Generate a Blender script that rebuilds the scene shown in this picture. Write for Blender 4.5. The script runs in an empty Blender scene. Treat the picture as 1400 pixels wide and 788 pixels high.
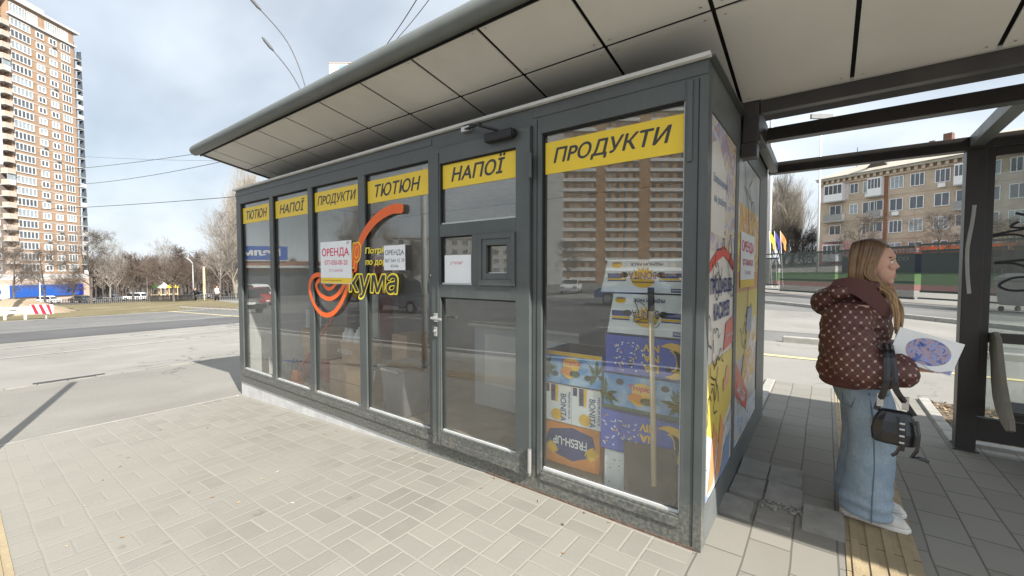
import bpy, math, random
from mathutils import Vector, Matrix
R = math.radians
sc = bpy.context.scene
COL = sc.collection
random.seed(7)

# ------------------------------------------------------------------ camera
CAM = Vector((0.502, -2.350, 1.5))
YAW = R(36.8); PITCH = R(2.195)
cam_data = bpy.data.cameras.new('camera'); cam = bpy.data.objects.new('camera', cam_data); COL.objects.link(cam)
cam.location = CAM
cam_data.sensor_width = 36.0; cam_data.lens = 574.0 / 1400 * 36.0
cam_data.clip_start = 0.03; cam_data.clip_end = 4000
cam.rotation_euler = (R(90) - PITCH, 0, YAW)
sc.camera = cam
VD = Vector((-math.sin(YAW), math.cos(YAW), 0)); VR = Vector((math.cos(YAW), math.sin(YAW), 0))

# ------------------------------------------------------------------ sky and sun
SUN_EL = R(38.0)
sun_from = Vector((0.965, -0.262, 0)).normalized()          # horizontal direction towards the sun
w = bpy.data.worlds.new('World'); sc.world = w; w.use_nodes = True
nt = w.node_tree; nt.nodes.clear()
def N(nt, t, **kw):
    n = nt.nodes.new(t)
    for k, v in kw.items():
        if k == 'inp':
            for i, val in v.items(): n.inputs[i].default_value = val
        else: setattr(n, k, v)
    return n
sky = N(nt, 'ShaderNodeTexSky', sky_type='NISHITA', sun_disc=False, sun_elevation=SUN_EL,
        sun_rotation=math.atan2(sun_from.x, sun_from.y), air_density=1.2, dust_density=2.0, ozone_density=1.5)
bg1 = N(nt, 'ShaderNodeBackground', inp={1: 0.06})
bg2 = N(nt, 'ShaderNodeBackground', inp={1: 1.0})
tc = N(nt, 'ShaderNodeTexCoord'); sep = N(nt, 'ShaderNodeSeparateXYZ')
nt.links.new(tc.outputs['Generated'], sep.inputs[0])
mx = N(nt, 'ShaderNodeMath', operation='MAXIMUM', inp={1: 0.0}); nt.links.new(sep.outputs[2], mx.inputs[0])
ad = N(nt, 'ShaderNodeMath', operation='ADD', inp={1: 0.42}); nt.links.new(mx.outputs[0], ad.inputs[0])
dx = N(nt, 'ShaderNodeMath', operation='DIVIDE'); dy = N(nt, 'ShaderNodeMath', operation='DIVIDE')
nt.links.new(sep.outputs[0], dx.inputs[0]); nt.links.new(ad.outputs[0], dx.inputs[1])
nt.links.new(sep.outputs[1], dy.inputs[0]); nt.links.new(ad.outputs[0], dy.inputs[1])
cmb = N(nt, 'ShaderNodeCombineXYZ'); nt.links.new(dx.outputs[0], cmb.inputs[0]); nt.links.new(dy.outputs[0], cmb.inputs[1])
mp = N(nt, 'ShaderNodeMapping'); mp.inputs['Location'].default_value = (3.1, 1.4, 0.3); mp.inputs['Scale'].default_value = (0.75, 1.1, 1)
nt.links.new(cmb.outputs[0], mp.inputs[0])
n1 = N(nt, 'ShaderNodeTexNoise', inp={'Scale': 1.3, 'Detail': 5.0, 'Roughness': 0.46, 'Distortion': 0.25}); nt.links.new(mp.outputs[0], n1.inputs[0])
n2 = N(nt, 'ShaderNodeTexNoise', inp={'Scale': 2.1, 'Detail': 6.0, 'Roughness': 0.48, 'Distortion': 0.15}); nt.links.new(mp.outputs[0], n2.inputs[0])
cr = N(nt, 'ShaderNodeValToRGB'); cr.color_ramp.elements[0].position = 0.28; cr.color_ramp.elements[1].position = 0.62
cr.color_ramp.elements[0].color = (0.5, 0.5, 0.5, 1); cr.color_ramp.elements[1].color = (0.97, 0.97, 0.97, 1)
nt.links.new(n1.outputs[0], cr.inputs[0])
cc = N(nt, 'ShaderNodeValToRGB'); cc.color_ramp.elements[0].position = 0.35; cc.color_ramp.elements[1].position = 0.68
cc.color_ramp.elements[0].color = (0.48, 0.53, 0.585, 1); cc.color_ramp.elements[1].color = (0.80, 0.86, 0.92, 1)
nt.links.new(n2.outputs[0], cc.inputs[0]); nt.links.new(cc.outputs[0], bg2.inputs[0])
# thin cloud glows towards the sun
dt = N(nt, 'ShaderNodeVectorMath', operation='DOT_PRODUCT'); nt.links.new(tc.outputs['Generated'], dt.inputs[0])
dt.inputs[1].default_value = (sun_from.x * math.cos(SUN_EL), sun_from.y * math.cos(SUN_EL), math.sin(SUN_EL))
mr = N(nt, 'ShaderNodeMapRange'); nt.links.new(dt.outputs['Value'], mr.inputs[0])
for k_, v_ in (('From Min', -0.3), ('From Max', 1.0), ('To Min', 0.80), ('To Max', 1.15)): mr.inputs[k_].default_value = v_
nt.links.new(mr.outputs[0], bg2.inputs[1])
mixw = N(nt, 'ShaderNodeMixShader'); nt.links.new(cr.outputs[0], mixw.inputs[0])
nt.links.new(sky.outputs[0], bg1.inputs[0]); nt.links.new(bg1.outputs[0], mixw.inputs[1]); nt.links.new(bg2.outputs[0], mixw.inputs[2])
wo = N(nt, 'ShaderNodeOutputWorld'); nt.links.new(mixw.outputs[0], wo.inputs[0])

sl = bpy.data.lights.new('sun', 'SUN'); sl.energy = 4.9; sl.angle = R(0.5); sl.color = (1.0, 0.95, 0.88)
so = bpy.data.objects.new('sun', sl); COL.objects.link(so)
sd = sun_from * math.cos(SUN_EL) + Vector((0, 0, math.sin(SUN_EL)))
so.rotation_euler = sd.to_track_quat('Z', 'Y').to_euler(); so.location = sd * 60

sc.view_settings.view_transform = 'Standard'; sc.view_settings.look = 'None'
sc.view_settings.exposure = 1.0; sc.view_settings.gamma = 1.0; sc.view_settings.use_curve_mapping = False
sc.render.engine = 'CYCLES'
cy = sc.cycles
cy.use_denoising = True
try: cy.denoiser = 'OPENIMAGEDENOISE'
except Exception: pass
cy.max_bounces = 9; cy.transparent_max_bounces = 24; cy.diffuse_bounces = 4; cy.glossy_bounces = 4
cy.caustics_reflective = False; cy.caustics_refractive = False

# ------------------------------------------------------------------ materials
MATS = {}
def new_mat(name):
    m = bpy.data.materials.new(name); m.use_nodes = True; m.node_tree.nodes.clear(); MATS[name] = m
    return m, m.node_tree
def L(nt, a, b): nt.links.new(a, b)
def mth(nt, op, a, b=None, c=None):
    n = nt.nodes.new('ShaderNodeMath'); n.operation = op
    for i, v in enumerate((a, b, c)):
        if v is None: continue
        if hasattr(v, 'links'): nt.links.new(v, n.inputs[i])
        else: n.inputs[i].default_value = v
    return n.outputs[0]
def mixc(nt, f, a, b, typ='MIX'):
    n = nt.nodes.new('ShaderNodeMix'); n.data_type = 'RGBA'; n.blend_type = typ
    for s, v in ((n.inputs[0], f), (n.inputs[6], a), (n.inputs[7], b)):
        if hasattr(v, 'links'): nt.links.new(v, s)
        else: s.default_value = v if not isinstance(v, tuple) or len(v) == 4 else (*v, 1)
    return n.outputs[2]
def noise(nt, co, scale, detail=4, rough=0.55, dist=0.0):
    n = nt.nodes.new('ShaderNodeTexNoise'); n.inputs['Scale'].default_value = scale; n.inputs['Detail'].default_value = detail
    n.inputs['Roughness'].default_value = rough; n.inputs['Distortion'].default_value = dist
    nt.links.new(co, n.inputs[0]); return n.outputs[0]
def ramp(nt, f, p0, p1, c0=(0, 0, 0), c1=(1, 1, 1)):
    n = nt.nodes.new('ShaderNodeValToRGB'); e = n.color_ramp.elements
    e[0].position = p0; e[1].position = p1; e[0].color = (*c0, 1); e[1].color = (*c1, 1)
    nt.links.new(f, n.inputs[0]); return n.outputs[0]
def objco(nt): return nt.nodes.new('ShaderNodeTexCoord').outputs['Object']
def princ(nt, col=None, rough=0.6, metal=0.0, spec=0.4, bump=None, bstr=0.2, bdist=0.01, **kw):
    p = nt.nodes.new('ShaderNodeBsdfPrincipled'); o = nt.nodes.new('ShaderNodeOutputMaterial')
    for nm, v in (('Base Color', col), ('Roughness', rough), ('Metallic', metal), ('Specular IOR Level', spec)):
        if v is None: continue
        if hasattr(v, 'links'): nt.links.new(v, p.inputs[nm])
        else: p.inputs[nm].default_value = (*v, 1) if isinstance(v, tuple) and len(v) == 3 else v
    if bump is not None:
        b = nt.nodes.new('ShaderNodeBump'); b.inputs['Strength'].default_value = bstr; b.inputs['Distance'].default_value = bdist
        nt.links.new(bump, b.inputs['Height']); nt.links.new(b.outputs[0], p.inputs['Normal'])
    nt.links.new(p.outputs[0], o.inputs[0]); return p
def simple(name, col, rough=0.6, metal=0.0, var=0.15, scale=6.0, bump=0.0, bscale=40.0, spec=0.4, dirt=0.0, splash=0.0):
    m, nt = new_mat(name); co = objco(nt)
    f = noise(nt, co, scale, 6, 0.6)
    dk = tuple(c * (1 - var) for c in col); lt = tuple(min(1, c * (1 + var)) for c in col)
    c = mixc(nt, ramp(nt, f, 0.3, 0.7), dk, lt)
    if dirt > 0:
        d = ramp(nt, noise(nt, co, scale * 0.35, 8, 0.7, 0.6), 0.52, 0.75)
        c = mixc(nt, mth(nt, 'MULTIPLY', d, dirt), c, (0.16, 0.14, 0.11))
    if splash:       # dried splashes of mud low down
        sp = nt.nodes.new('ShaderNodeSeparateXYZ'); L(nt, co, sp.inputs[0])
        hgt = ramp(nt, mth(nt, 'SUBTRACT', sp.outputs[2], mth(nt, 'MULTIPLY', noise(nt, co, 9, 6, .7), .28)), -.12, .16, (1, 1, 1), (0, 0, 0))
        grit = ramp(nt, noise(nt, co, 45, 5, .7), .4, .66)
        c = mixc(nt, mth(nt, 'MULTIPLY', mth(nt, 'MULTIPLY', hgt, grit), splash), c, (.24, .22, .18))
        mv = nt.nodes.new('ShaderNodeMapping'); mv.inputs['Scale'].default_value = (26, 26, 1.1); L(nt, co, mv.inputs[0])
        streak = ramp(nt, noise(nt, mv.outputs[0], 1, 5, .6), .58, .78)
        c = mixc(nt, mth(nt, 'MULTIPLY', streak, .22), c, (.2, .2, .185))
    r = mth(nt, 'ADD', mth(nt, 'MULTIPLY', f, 0.24), rough - 0.12)
    princ(nt, c, r, metal, spec, noise(nt, co, bscale, 5) if bump else None, bump, 0.01)
    return m
def glass(name, tint=(0.86, 0.9, 0.88), ior=1.9, dirt=0.05, rough=0.0):
    m, nt = new_mat(name); co = objco(nt)
    f0 = ((ior - 1) / (ior + 1)) ** 2     # Schlick reflectance, the same from either side of the sheet
    ge = nt.nodes.new('ShaderNodeNewGeometry'); dv = nt.nodes.new('ShaderNodeVectorMath'); dv.operation = 'DOT_PRODUCT'
    L(nt, ge.outputs['Normal'], dv.inputs[0]); L(nt, ge.outputs['Incoming'], dv.inputs[1])
    frs = mth(nt, 'ADD', mth(nt, 'MULTIPLY', mth(nt, 'POWER', mth(nt, 'SUBTRACT', 1.0, mth(nt, 'ABSOLUTE', dv.outputs['Value'])), 5.0), 1 - f0), f0)
    g = nt.nodes.new('ShaderNodeBsdfGlossy'); g.inputs['Roughness'].default_value = rough
    t = nt.nodes.new('ShaderNodeBsdfTransparent'); t.inputs[0].default_value = (*tint, 1)
    d = nt.nodes.new('ShaderNodeBsdfDiffuse'); d.inputs[0].default_value = (0.45, 0.44, 0.41, 1)
    m1 = nt.nodes.new('ShaderNodeMixShader'); m2 = nt.nodes.new('ShaderNodeMixShader'); o = nt.nodes.new('ShaderNodeOutputMaterial')
    mpn = nt.nodes.new('ShaderNodeMapping'); mpn.inputs['Scale'].default_value = (1, 1, 0.35); L(nt, co, mpn.inputs[0])
    f = ramp(nt, noise(nt, mpn.outputs[0], 5, 8, 0.7, 0.4), 0.35, 0.8)
    L(nt, frs, m1.inputs[0]); L(nt, t.outputs[0], m1.inputs[1]); L(nt, g.outputs[0], m1.inputs[2])
    L(nt, mth(nt, 'ADD', mth(nt, 'MULTIPLY', f, dirt), dirt * 0.4), m2.inputs[0]); L(nt, m1.outputs[0], m2.inputs[1]); L(nt, d.outputs[0], m2.inputs[2])
    L(nt, m2.outputs[0], o.inputs[0]); return m

# --- ground materials (object coords = world coords, the sheets sit at the origin)
def asphalt(name, base, lo=0.75):
    m, nt = new_mat(name); co = objco(nt)
    big = ramp(nt, noise(nt, co, 0.35, 6, 0.6, 0.5), 0.3, 0.72)
    fine = noise(nt, co, 90, 3, 0.6)
    c = mixc(nt, big, tuple(b * lo for b in base), tuple(b * 1.12 for b in base))
    c = mixc(nt, ramp(nt, fine, 0.35, 0.7), mixc(nt, 0.25, c, (0.02, 0.02, 0.02)), c)
    st = ramp(nt, noise(nt, co, 1.7, 8, 0.7, 1.0), 0.6, 0.78)
    c = mixc(nt, mth(nt, 'MULTIPLY', st, 0.22), c, tuple(b * 0.5 for b in base))
    vo = nt.nodes.new('ShaderNodeTexVoronoi'); vo.feature = 'DISTANCE_TO_EDGE'; vo.inputs['Scale'].default_value = .33
    wv = nt.nodes.new('ShaderNodeVectorMath'); wv.operation = 'MULTIPLY_ADD'; n3 = nt.nodes.new('ShaderNodeTexNoise'); n3.inputs['Scale'].default_value = 1.2; n3.inputs['Detail'].default_value = 6; L(nt, co, n3.inputs[0])
    L(nt, n3.outputs[1], wv.inputs[0]); wv.inputs[1].default_value = (1.6, 1.6, 0); L(nt, co, wv.inputs[2]); L(nt, wv.outputs[0], vo.inputs[0])
    crk = mth(nt, 'MULTIPLY', mth(nt, 'LESS_THAN', vo.outputs[0], .006), ramp(nt, noise(nt, co, .25, 3), .48, .55))
    c = mixc(nt, mth(nt, 'MULTIPLY', crk, .7), c, tuple(b * .25 for b in base))
    mp_ = nt.nodes.new('ShaderNodeMapping'); mp_.inputs['Scale'].default_value = (1.3, .06, 1) if name != 'asphalt_dark' else (.06, 1.0, 1); L(nt, co, mp_.inputs[0])
    c = mixc(nt, mth(nt, 'MULTIPLY', ramp(nt, noise(nt, mp_.outputs[0], 1, 4), .42, .7), .3), c, tuple(b * .6 for b in base))
    princ(nt, c, 0.9, 0, 0.3, fine, 0.5, 0.006); return m
asphalt('asphalt', (0.19, 0.188, 0.18)); asphalt('asphalt_pale', (0.30, 0.288, 0.262)); asphalt('asphalt_dark', (0.12, 0.12, 0.122)); asphalt('apron_mat', (0.265, 0.253, 0.225))

def paving():
    m, nt = new_mat('paving'); co = objco(nt)
    wob = nt.nodes.new('ShaderNodeVectorMath'); wob.operation = 'MULTIPLY_ADD'
    nn = nt.nodes.new('ShaderNodeTexNoise'); nn.inputs['Scale'].default_value = 1.1; L(nt, co, nn.inputs[0])
    L(nt, nn.outputs[1], wob.inputs[0]); wob.inputs[1].default_value = (0.035, 0.035, 0); L(nt, co, wob.inputs[2])
    sp = nt.nodes.new('ShaderNodeSeparateXYZ'); L(nt, wob.outputs[0], sp.inputs[0])
    x, y = sp.outputs[0], sp.outputs[1]
    B = 0.23
    def cell(v): return mth(nt, 'DIVIDE', v, B)
    cx, cyy = cell(x), cell(y)
    fx, fy = mth(nt, 'FLOOR', cx), mth(nt, 'FLOOR', cyy)
    px, py = mth(nt, 'FRACT', cx), mth(nt, 'FRACT', cyy)
    par = mth(nt, 'MODULO', mth(nt, 'ABSOLUTE', mth(nt, 'ADD', fx, fy)), 2.0)
    par = mth(nt, 'GREATER_THAN', par, 0.5)
    def sel(a, b): return mth(nt, 'ADD', mth(nt, 'MULTIPLY', par, a), mth(nt, 'MULTIPLY', mth(nt, 'SUBTRACT', 1.0, par), b))
    u, v = sel(px, py), sel(py, px)               # v runs along the brick length, u across two bricks
    u2 = mth(nt, 'MULTIPLY', u, 2.0); ub = mth(nt, 'FRACT', u2)
    def edge(t, s):  # distance to the nearest edge in metres
        return mth(nt, 'MULTIPLY', mth(nt, 'MINIMUM', t, mth(nt, 'SUBTRACT', 1.0, t)), s)
    d = mth(nt, 'MINIMUM', edge(ub, B / 2), edge(v, B))
    idv = nt.nodes.new('ShaderNodeCombineXYZ'); L(nt, fx, idv.inputs[0]); L(nt, fy, idv.inputs[1]); L(nt, mth(nt, 'FLOOR', u2), idv.inputs[2])
    # large slabs in the passage beside the kiosk (x > -0.02)
    mp2 = nt.nodes.new('ShaderNodeMapping'); mp2.inputs['Rotation'].default_value = (0, 0, R(90)); L(nt, wob.outputs[0], mp2.inputs[0])
    br = nt.nodes.new('ShaderNodeTexBrick'); br.inputs['Scale'].default_value = 1.0
    br.inputs['Brick Width'].default_value = 0.32; br.inputs['Row Height'].default_value = 0.2; br.inputs['Mortar Size'].default_value = 0.005
    br.inputs['Color1'].default_value = (0.2, 0.2, 0.2, 1); br.inputs['Color2'].default_value = (1, 1, 1, 1); br.inputs['Mortar Smooth'].default_value = 0.2
    br.offset = 0.37; L(nt, mp2.outputs[0], br.inputs[0])
    right = mth(nt, 'GREATER_THAN', x, -0.02)
    wn = nt.nodes.new('ShaderNodeTexWhiteNoise'); wn.noise_dimensions = '3D'; L(nt, idv.outputs[0], wn.inputs[0])
    sepb = nt.nodes.new('ShaderNodeSeparateColor'); L(nt, br.outputs[0], sepb.inputs[0])
    def selR(a, b): return mth(nt, 'ADD', mth(nt, 'MULTIPLY', right, a), mth(nt, 'MULTIPLY', mth(nt, 'SUBTRACT', 1.0, right), b))
    rnd = selR(sepb.outputs[0], wn.outputs[0])
    jl = ramp(nt, d, 0.0035, 0.0075, (1, 1, 1), (0, 0, 0))
    joint = selR(br.outputs[1], jl)
    base = mixc(nt, rnd, (0.2, 0.192, 0.166), (0.248, 0.238, 0.207))
    dusty = ramp(nt, mth(nt, 'ADD', noise(nt, co, 0.8, 7, 0.62, 0.6), mth(nt, 'MULTIPLY', y, -0.09)), 0.42, 0.68)
    base = mixc(nt, mth(nt, 'MULTIPLY', dusty, 0.75), base, (0.265, 0.255, 0.222))
    base = mixc(nt, mth(nt, 'MULTIPLY', ramp(nt, noise(nt, co, 60, 4, 0.65), 0.4, 0.75), 0.25), base, (0.2, 0.19, 0.175))
    spots = ramp(nt, noise(nt, co, 7, 3, 0.5), 0.71, 0.74)
    base = mixc(nt, mth(nt, 'MULTIPLY', spots, 0.35), base, (0.12, 0.115, 0.1))
    jc = mixc(nt, right, (0.315, 0.302, 0.262), (0.11, 0.1, 0.088))
    fade = selR(0.85, mth(nt, 'SUBTRACT', 0.95, mth(nt, 'MULTIPLY', dusty, 0.9)))
    c = mixc(nt, mth(nt, 'MULTIPLY', joint, fade), base, jc)
    h = mth(nt, 'ADD', mth(nt, 'MULTIPLY', mth(nt, 'SUBTRACT', 1.0, joint), 0.6), mth(nt, 'MULTIPLY', noise(nt, co, 120, 3), 0.25))
    h = mth(nt, 'ADD', h, mth(nt, 'MULTIPLY', rnd, 0.25))
    princ(nt, c, 0.88, 0, 0.3, h, 0.5, 0.006)
paving()

def grassy(name, c0, c1, c2):
    m, nt = new_mat(name); co = objco(nt)
    c = mixc(nt, ramp(nt, noise(nt, co, 0.5, 7, 0.7), 0.35, 0.65), c0, c1)
    c = mixc(nt, ramp(nt, noise(nt, co, 0.17, 6, 0.7, 0.8), 0.55, 0.66), c, c2)
    c = mixc(nt, ramp(nt, noise(nt, co, 9, 4, 0.7), 0.3, 0.7), mixc(nt, 0.4, c, (0.03, 0.03, 0.015)), c)
    princ(nt, c, 0.95, 0, 0.2, noise(nt, co, 14, 4), 0.8, 0.05)
grassy('grass_mat', (0.165, 0.148, 0.078), (0.24, 0.2, 0.115), (0.3, 0.25, 0.17))
grassy('soil_mat', (0.14, 0.105, 0.075), (0.23, 0.18, 0.13), (0.3, 0.25, 0.2))
grassy('turf_mat', (0.06, 0.12, 0.04), (0.075, 0.14, 0.05), (0.08, 0.13, 0.05))
grassy('dirt_mat', (0.33, 0.26, 0.18), (0.42, 0.34, 0.24), (0.26, 0.2, 0.14))

S = simple
S('frame_metal', (0.074, 0.085, 0.084), 0.42, var=0.16, scale=3, bump=0.05, bscale=8, spec=0.5, dirt=0.22, splash=.75)
S('frame_side', (0.12, 0.13, 0.128), 0.5, var=0.15, scale=3, dirt=0.3)
S('shelter_metal', (0.035, 0.03, 0.028), 0.45, var=0.2, scale=4, spec=0.5, dirt=0.2)
S('gasket', (0.012, 0.012, 0.012), 0.7); S('silicone', (0.55, 0.56, 0.55), 0.5, var=.1)
S('cap_strip', (0.6, 0.6, 0.58), 0.4, var=.08, dirt=.1); S('steel', (0.5, 0.5, 0.5), 0.35, 0.7, var=.1)
S('soffit', (0.70, 0.685, 0.645), 0.55, var=0.07, scale=1.2, dirt=0.2); S('seam', (0.012, 0.012, 0.011), 0.7)
S('fascia', (0.12, 0.132, 0.124), 0.42, var=0.1, spec=.5); S('black', (0.014, 0.014, 0.015), 0.45); S('marble', (0.55, 0.55, 0.54), 0.4, var=0.16, scale=5, dirt=0.25)
S('rust', (0.13, 0.085, 0.06), 0.9, var=.4, scale=25)
S('yellow', (0.78, 0.55, 0.03), 0.42, var=0.03, spec=.5); S('letter', (0.045, 0.045, 0.048), 0.5); S('yellow_line', (0.85, 0.68, 0.05), .45)
S('orange', (0.75, 0.13, 0.025), 0.5, var=.08); S('red', (0.6, 0.025, 0.05), 0.5); S('red_ink', (0.62, 0.04, 0.12), .6); S('white', (0.78, 0.78, 0.77), 0.5, var=.04)
S('paper', (0.75, 0.77, 0.78), 0.6, var=.03); S('ink', (0.06, 0.07, 0.1), 0.6); S('pink_ink', (.6, .2, .25), .6)
S('cardboard', (0.45, 0.31, 0.185), 0.85, var=.12, scale=9); S('cardboard_dark', (0.09, 0.07, 0.055), 0.85, var=.2); S('tape', (.45, .33, .2), .3)
S('box_white', (0.74, 0.79, 0.79), 0.6, var=.05); S('navy', (0.025, 0.04, 0.17), 0.55); S('box_blue', (0.055, 0.09, 0.43), 0.55, var=.06)
S('box_yellow', (0.75, 0.46, 0.02), 0.55); S('box_orange', (0.68, 0.25, 0.03), 0.55, var=.1); S('palm', (0.035, 0.09, 0.025), 0.7, var=.5, scale=30)
S('pale_dirt', (0.5, 0.47, 0.4), 0.8)
def skybox():
    m, nt = new_mat('box_sky'); co = objco(nt)
    f = ramp(nt, noise(nt, co, 5, 6, 0.6, .5), 0.45, 0.66)
    princ(nt, mixc(nt, f, (0.05, 0.24, 0.55), (0.45, 0.62, 0.75)), 0.55)
skybox()
S('wood', (0.55, 0.45, 0.3), 0.6, var=.12, scale=3); S('stick_orange', (0.6, 0.18, 0.06), 0.5)
S('room_wall', (0.72, 0.72, 0.7), 0.7, var=.06, dirt=.05); S('room_floor', (0.34, 0.27, 0.2), 0.6, var=.2, dirt=.3); S('room_ceiling', (0.72, 0.72, 0.7), .8)
S('counter', (0.5, 0.53, 0.54), 0.5, var=.05); S('cloth_white', (0.62, 0.63, 0.62), 0.9, var=.08, scale=9); S('grey_plastic', (0.2, 0.2, 0.2), 0.4); S('cooler_red', (.4, .09, .08), .5)
S('tactile', (0.33, 0.265, 0.165), 0.85, var=.15, scale=7, bump=.3, bscale=80, dirt=.2); S('kerb_stone', (0.33, 0.32, 0.29), 0.88, var=.15, bump=.3, bscale=60, dirt=.2)
S('road_paint', (0.42, 0.415, 0.39), 0.8, var=.2, scale=4, dirt=.35); S('road_paint_yellow', (.6, .5, .25), .8, var=.2, scale=4, dirt=.2)
S('gutter_mat', (0.05, 0.05, 0.05), 0.85, var=.4)
S('pool_plastic', (0.035, 0.055, 0.05), 0.5); S('flag_yellow', (.6, .48, .06), .8); S('flag_navy', (.06, .05, .22), .8); S('flag_orange', (.62, .25, .08), .8)
S('track_red', (0.17, 0.07, 0.06), 0.9, var=.1); S('banner_navy', (0.03, 0.035, 0.055), 0.8, var=.2); S('pole_white', (0.7, 0.71, 0.72), 0.4, var=.05); S('pole_grey', (.35, .36, .36), .5)
S('bark', (0.12, 0.10, 0.085), 0.95, var=.3, scale=12); S('bark_pale', (0.24, 0.215, 0.185), 0.95, var=.25, scale=9); S('twig_brown', (0.12, 0.092, 0.075), 0.95, var=.3); S('bark_dark', (0.06, 0.05, 0.045), .95)
S('bark_poplar', (0.3, 0.265, 0.22), 0.95, var=.2)
S('car_white', (.7, .7, .7), .25, var=.02, spec=.6); S('car_black', (.02, .02, .022), .2, var=.02, spec=.6); S('car_red', (.35, .03, .025), .25, spec=.6); S('car_blue', (.03, .12, .42), .25, spec=.6); S('car_grey', (.22, .23, .24), .25, .3); S('car_yellow', (.7, .45, .03), .3)
S('car_glass', (.015, .018, .02), .08, spec=.7); S('tyre', (.018, .018, .018), .85); S('lamp_red', (.4, .02, .02), .3)
S('shop_blue', (.03, .11, .42), .45, var=.08); S('shop_navy', (.015, .03, .28), .45); S('stone_pink', (.5, .4, .33), .8); S('concrete', (.42, .41, .39), .9, var=.1, scale=2, dirt=.15); S('conc_white', (.58, .58, .57), .85, var=.06, scale=1, dirt=.1)
S('win_dark', (.085, .10, .115), .12, var=.3, scale=.6, spec=.7); S('win_light', (.3, .34, .36), .2, var=.3, scale=.8, spec=.6); S('roof_slate', (.4, .37, .31), .9, var=.12, scale=2); S('chimney_brick', (.16, .085, .06), .9); S('brick_red', (.28, .13, .08), .9)
S('pink_plaster', (.62, .31, .29), .9); S('pale_plaster', (.66, .56, .54), .9)
def brickmat(name, c1, c2, mort, bw, rh):
    m, nt = new_mat(name); co = objco(nt)
    sp = nt.nodes.new('ShaderNodeSeparateXYZ'); L(nt, co, sp.inputs[0]); cb = nt.nodes.new('ShaderNodeCombineXYZ')
    L(nt, mth(nt, 'ADD', sp.outputs[0], sp.outputs[1]), cb.inputs[0]); L(nt, sp.outputs[2], cb.inputs[1])
    b = nt.nodes.new('ShaderNodeTexBrick'); b.inputs['Scale'].default_value = 1; b.inputs['Brick Width'].default_value = bw; b.inputs['Row Height'].default_value = rh
    b.inputs['Mortar Size'].default_value = rh * .12; b.inputs['Color1'].default_value = (*c1, 1); b.inputs['Color2'].default_value = (*c2, 1); b.inputs['Mortar'].default_value = (*mort, 1); L(nt, cb.outputs[0], b.inputs[0])
    c = mixc(nt, ramp(nt, noise(nt, co, .35, 7, .7), .35, .7), mixc(nt, .35, b.outputs[0], (.1, .085, .07)), b.outputs[0])
    princ(nt, c, .9, 0, .2, b.outputs[1], -.3, .02)
brickmat('brick_tan', (.62, .49, .36), (.55, .43, .31), (.55, .5, .43), .52, .16)
brickmat('brick_orange', (.43, .26, .155), (.38, .235, .14), (.4, .33, .26), .6, .2)
brickmat('brick_orange_lit', (.6, .32, .15), (.53, .28, .13), (.5, .38, .25), .6, .2)  # brighter copy of the orange brick, its sunlit look put into the colour
brickmat('brick_grey', (.24, .19, .165), (.2, .155, .14), (.26, .23, .21), .6, .2)
S('jeans_seam', (0.1, 0.15, 0.2), .9); S('shoe', (.62, .6, .56), .7, var=.05); S('sole', (.66, .65, .62), .6); S('bag_leather', (.01, .011, .016), .25, var=.3, spec=.6); S('skin', (.56, .33, .24), .5, var=.05, scale=20); S('lip', (.45, .13, .12), .45); S('eye_white', (.7, .68, .65), .3); S('eye_dark', (.03, .02, .015), .2); S('jacket_plain', (.09, .032, .027), .6, var=.1); S('graffiti_paint', (.01, .01, .012), .5); S('white_paint', (.45, .46, .45), .6)
glass('pane', (.96, .97, .96), ior=2.0, dirt=0.035); glass('shelter_pane', (.8, .84, .83), 1.5, 0.2); glass('bottle_plastic', (.8, .85, .88), 1.4, .1)
def meshscreen():
    m, nt = new_mat('fence_mesh'); co = objco(nt)
    sp = nt.nodes.new('ShaderNodeSeparateXYZ'); L(nt, co, sp.inputs[0])
    h = mth(nt, 'SUBTRACT', sp.outputs[0], sp.outputs[1])
    def line(e): return mth(nt, 'GREATER_THAN', mth(nt, 'FRACT', mth(nt, 'DIVIDE', e, 0.055)), 0.5)
    a = line(mth(nt, 'ADD', mth(nt, 'MULTIPLY', h, .7), sp.outputs[2])); b = line(mth(nt, 'SUBTRACT', mth(nt, 'MULTIPLY', h, .7), sp.outputs[2]))
    f = mth(nt, 'MAXIMUM', a, b)
    t = nt.nodes.new('ShaderNodeBsdfTransparent'); d = nt.nodes.new('ShaderNodeBsdfPrincipled'); d.inputs['Base Color'].default_value = (.035, .05, .045, 1); d.inputs['Roughness'].default_value = .5
    mxs = nt.nodes.new('ShaderNodeMixShader'); o = nt.nodes.new('ShaderNodeOutputMaterial')
    L(nt, f, mxs.inputs[0]); L(nt, t.outputs[0], mxs.inputs[1]); L(nt, d.outputs[0], mxs.inputs[2]); L(nt, mxs.outputs[0], o.inputs[0])
meshscreen()
def jeans():
    m, nt = new_mat('jeans'); co = objco(nt)
    c = mixc(nt, ramp(nt, noise(nt, co, 5, 6, .65), .3, .7), (.21, .29, .37), (.36, .44, .51))
    mpn = nt.nodes.new('ShaderNodeMapping'); mpn.inputs['Scale'].default_value = (220, 220, 60); L(nt, co, mpn.inputs[0])
    f = noise(nt, mpn.outputs[0], 1, 3)
    c = mixc(nt, ramp(nt, f, .3, .7), mixc(nt, .35, c, (.08, .12, .18)), c)
    princ(nt, c, .92, 0, .15, f, .35, .002)
jeans()
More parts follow.
